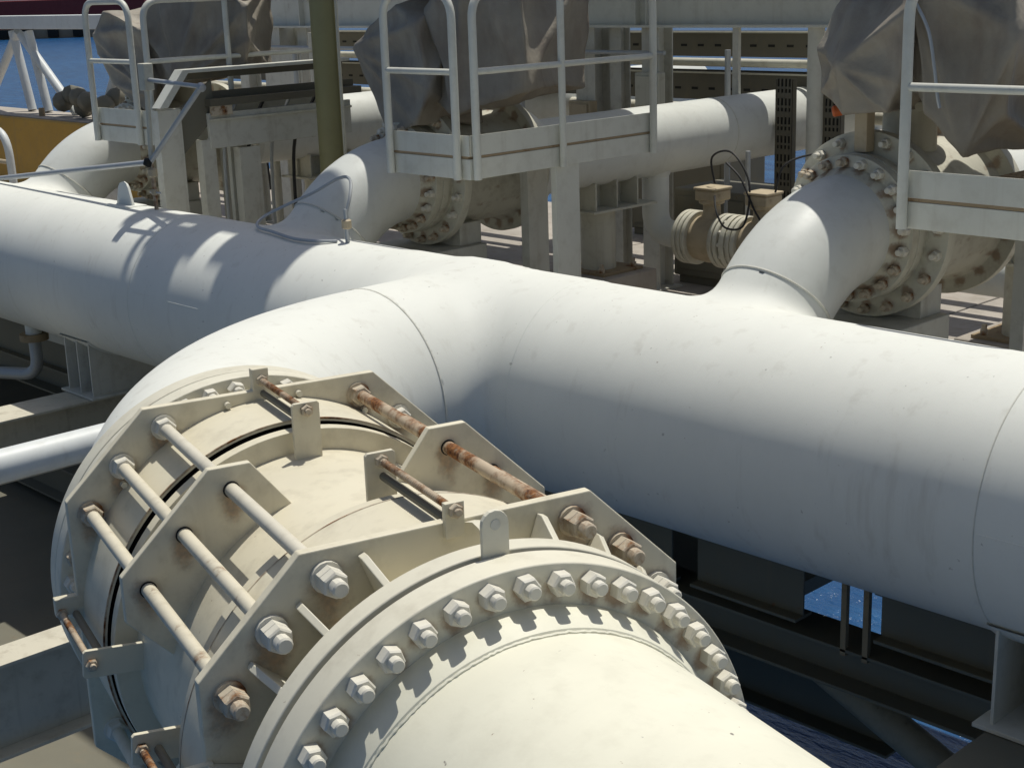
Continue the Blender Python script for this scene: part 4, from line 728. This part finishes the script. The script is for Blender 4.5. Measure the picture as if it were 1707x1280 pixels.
# ------------------------------------------------------------------ steelwork under the pipes
def saddle(x, lab):
    s = thing('pipe_saddle', lab, 'saddle', (x, 0, -0.92), 'saddles carrying the header pipe')
    wear = G(); pts = []
    for k in range(19):
        a = R_(-130 + k * 100 / 18 - 10 + 5)
        pts.append((math.cos(a), math.sin(a)))
    V = []; F = []
    for k, (cy, sz) in enumerate(pts):
        for xx in (x - 0.24, x + 0.24):
            for rr in (RP + 0.001, RP + 0.014): V.append((xx, cy * rr, sz * rr))
    for k in range(len(pts) - 1):
        a = k * 4; b = a + 4; F += [(a, a + 1, b + 1, b), (a + 2, b + 2, b + 3, a + 3), (a + 1, a + 3, b + 3, b + 1), (a, b, b + 2, a + 2)]
    part(s, 'wear_plate', wear.add(V, F), M_HEAD, 30)
    for dx in (-0.2, 0.0, 0.2):
        poly = [(-0.42, -0.90), (0.42, -0.90)] + [(RP * 1.02 * math.sin(R_(a)), -RP * 1.02 * math.cos(R_(a))) for a in np.linspace(42, -42, 11)]
        part(s, 'web_plate', G().prism(poly, (x + dx - 0.007, 0, 0), (0, 1, 0), (0, 0, 1), (1, 0, 0), 0.014), M_STEEL, 0)
    part(s, 'centre_plate', G().bb(x - 0.2, x + 0.2, -0.008, 0.008, -0.90, -RP - 0.02), M_STEEL)
    part(s, 'sole_plate', G().bb(x - 0.27, x + 0.27, -0.46, 0.46, -0.92, -0.90), M_STEEL, bev=0.003)
saddle(-10.78, 'steel saddle under the far header pipe beside the drain elbow'); saddle(-2.5, 'steel saddle under the header pipe above the open water')
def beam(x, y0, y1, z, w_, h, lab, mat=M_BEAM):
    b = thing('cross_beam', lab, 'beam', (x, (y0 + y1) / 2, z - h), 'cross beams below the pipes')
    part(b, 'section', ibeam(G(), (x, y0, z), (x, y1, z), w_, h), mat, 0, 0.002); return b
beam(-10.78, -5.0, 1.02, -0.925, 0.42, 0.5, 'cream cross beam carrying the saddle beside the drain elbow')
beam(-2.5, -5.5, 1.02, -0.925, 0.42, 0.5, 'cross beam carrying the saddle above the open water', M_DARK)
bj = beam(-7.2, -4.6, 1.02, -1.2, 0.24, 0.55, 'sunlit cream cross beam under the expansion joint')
def xbeam(y, x0, x1, z, w_, h, lab, mat):
    b = thing('long_beam', lab, 'beam', ((x0 + x1) / 2, y, z - h), 'long girders under the header pipe'); part(b, 'section', ibeam(G(), (x0, y, z), (x1, y, z), w_, h), mat, 0, 0.003); return b
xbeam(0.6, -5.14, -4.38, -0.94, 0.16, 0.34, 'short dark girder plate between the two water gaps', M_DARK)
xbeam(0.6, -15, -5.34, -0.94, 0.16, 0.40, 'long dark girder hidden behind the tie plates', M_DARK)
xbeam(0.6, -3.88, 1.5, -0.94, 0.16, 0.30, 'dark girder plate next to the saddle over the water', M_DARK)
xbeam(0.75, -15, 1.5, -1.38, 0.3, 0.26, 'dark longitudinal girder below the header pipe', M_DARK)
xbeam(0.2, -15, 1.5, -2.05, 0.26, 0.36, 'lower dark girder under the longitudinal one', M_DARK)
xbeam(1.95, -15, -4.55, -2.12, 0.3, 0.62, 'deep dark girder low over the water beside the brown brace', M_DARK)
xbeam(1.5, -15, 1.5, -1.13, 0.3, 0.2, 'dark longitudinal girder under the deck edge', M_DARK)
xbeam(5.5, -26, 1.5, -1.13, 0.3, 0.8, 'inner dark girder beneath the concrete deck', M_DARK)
for k, (a, b, r, lab) in enumerate((((-5.6, 1.5, -1.75), (-2.2, 1.5, -3.2), 0.11, 'slanting brown brace pipe crossing above the water'), ((-2.2, 1.6, -1.2), (-2.2, 1.6, -7.0), 0.35, 'round jetty pile at the foot of the brown brace'), ((-9.0, 3.0, -2.0), (-9.0, 3.0, -7.0), 0.4, 'round jetty pile in shade under the deck'), ((-3.2, 4.5, -1.2), (-3.2, 4.5, -7.0), 0.4, 'round jetty pile under the near deck end'), ((-14.0, 4.5, -1.2), (-14, 4.5, -7.0), 0.4, 'round jetty pile under the far deck'))):
    one('jetty_pile', G().cyl(a, b, r, n=24), M_DARK if k else M_TAN, lab, 'pile')
for x in (-3.98, -4.12): one('hanger_bar', G().bb(x - 0.017, x + 0.017, 0.60, 0.63, -1.42, -0.935), M_STRIP, 'rusty flat bar hanging in the water gap %s' % ('closer to the saddle' if x > -4.05 else 'closer to the dark girder plate'), 'bar')
# left lower pipes
one('service_line', G().cyl((-7.55, -4.8, -0.27), (-7.55, 0.9, -0.27), 0.095, n=32), M_TRUSS, 'white service line passing behind the expansion joint', 'pipe')
dr = thing('drain_elbow', 'grey drain pipe with a flange hanging under the header', 'drain pipe', (-12.0, -0.15, -1.5))
part(dr, 'pipe', G().tube(fillet([(-12.05, -0.18, -0.55), (-12.05, -0.18, -1.02), (-12.7, -0.55, -1.02)], 0.16, 9), 0.055, 18), M_GALV); part(dr, 'flange', G().lathe([(0, 0.055), (0, 0.125), (0.03, 0.125), (0.032, 0.125), (0.06, 0.125), (0.06, 0.055)], (-12.05, -0.18, -0.70), (0, 0, 1), 24), M_STRIP)
part(dr, 'nozzle', G().cyl((-12.05, -0.18, -0.64), (-12.05, -0.18, -0.5), 0.07, n=18), M_HEAD)
bx = thing('valve_chamber', 'cream steel chamber under the far header', 'chamber', (-12.3, 0.9, -1.6)); part(bx, 'housing', G().bb(-13.4, -11.35, 0.45, 1.0, -1.0, -0.5), M_STEEL, bev=0.01); part(bx, 'lid', G().bb(-13.45, -11.3, 0.42, 1.02, -0.499, -0.47), M_STEEL, bev=0.005)
one('diagonal_line', G().cyl((-6.3, -4.6, -1.05), (-5.6, -2.2, -1.55), 0.06, n=20), M_GALV, 'grey diagonal line below the expansion joint', 'pipe')
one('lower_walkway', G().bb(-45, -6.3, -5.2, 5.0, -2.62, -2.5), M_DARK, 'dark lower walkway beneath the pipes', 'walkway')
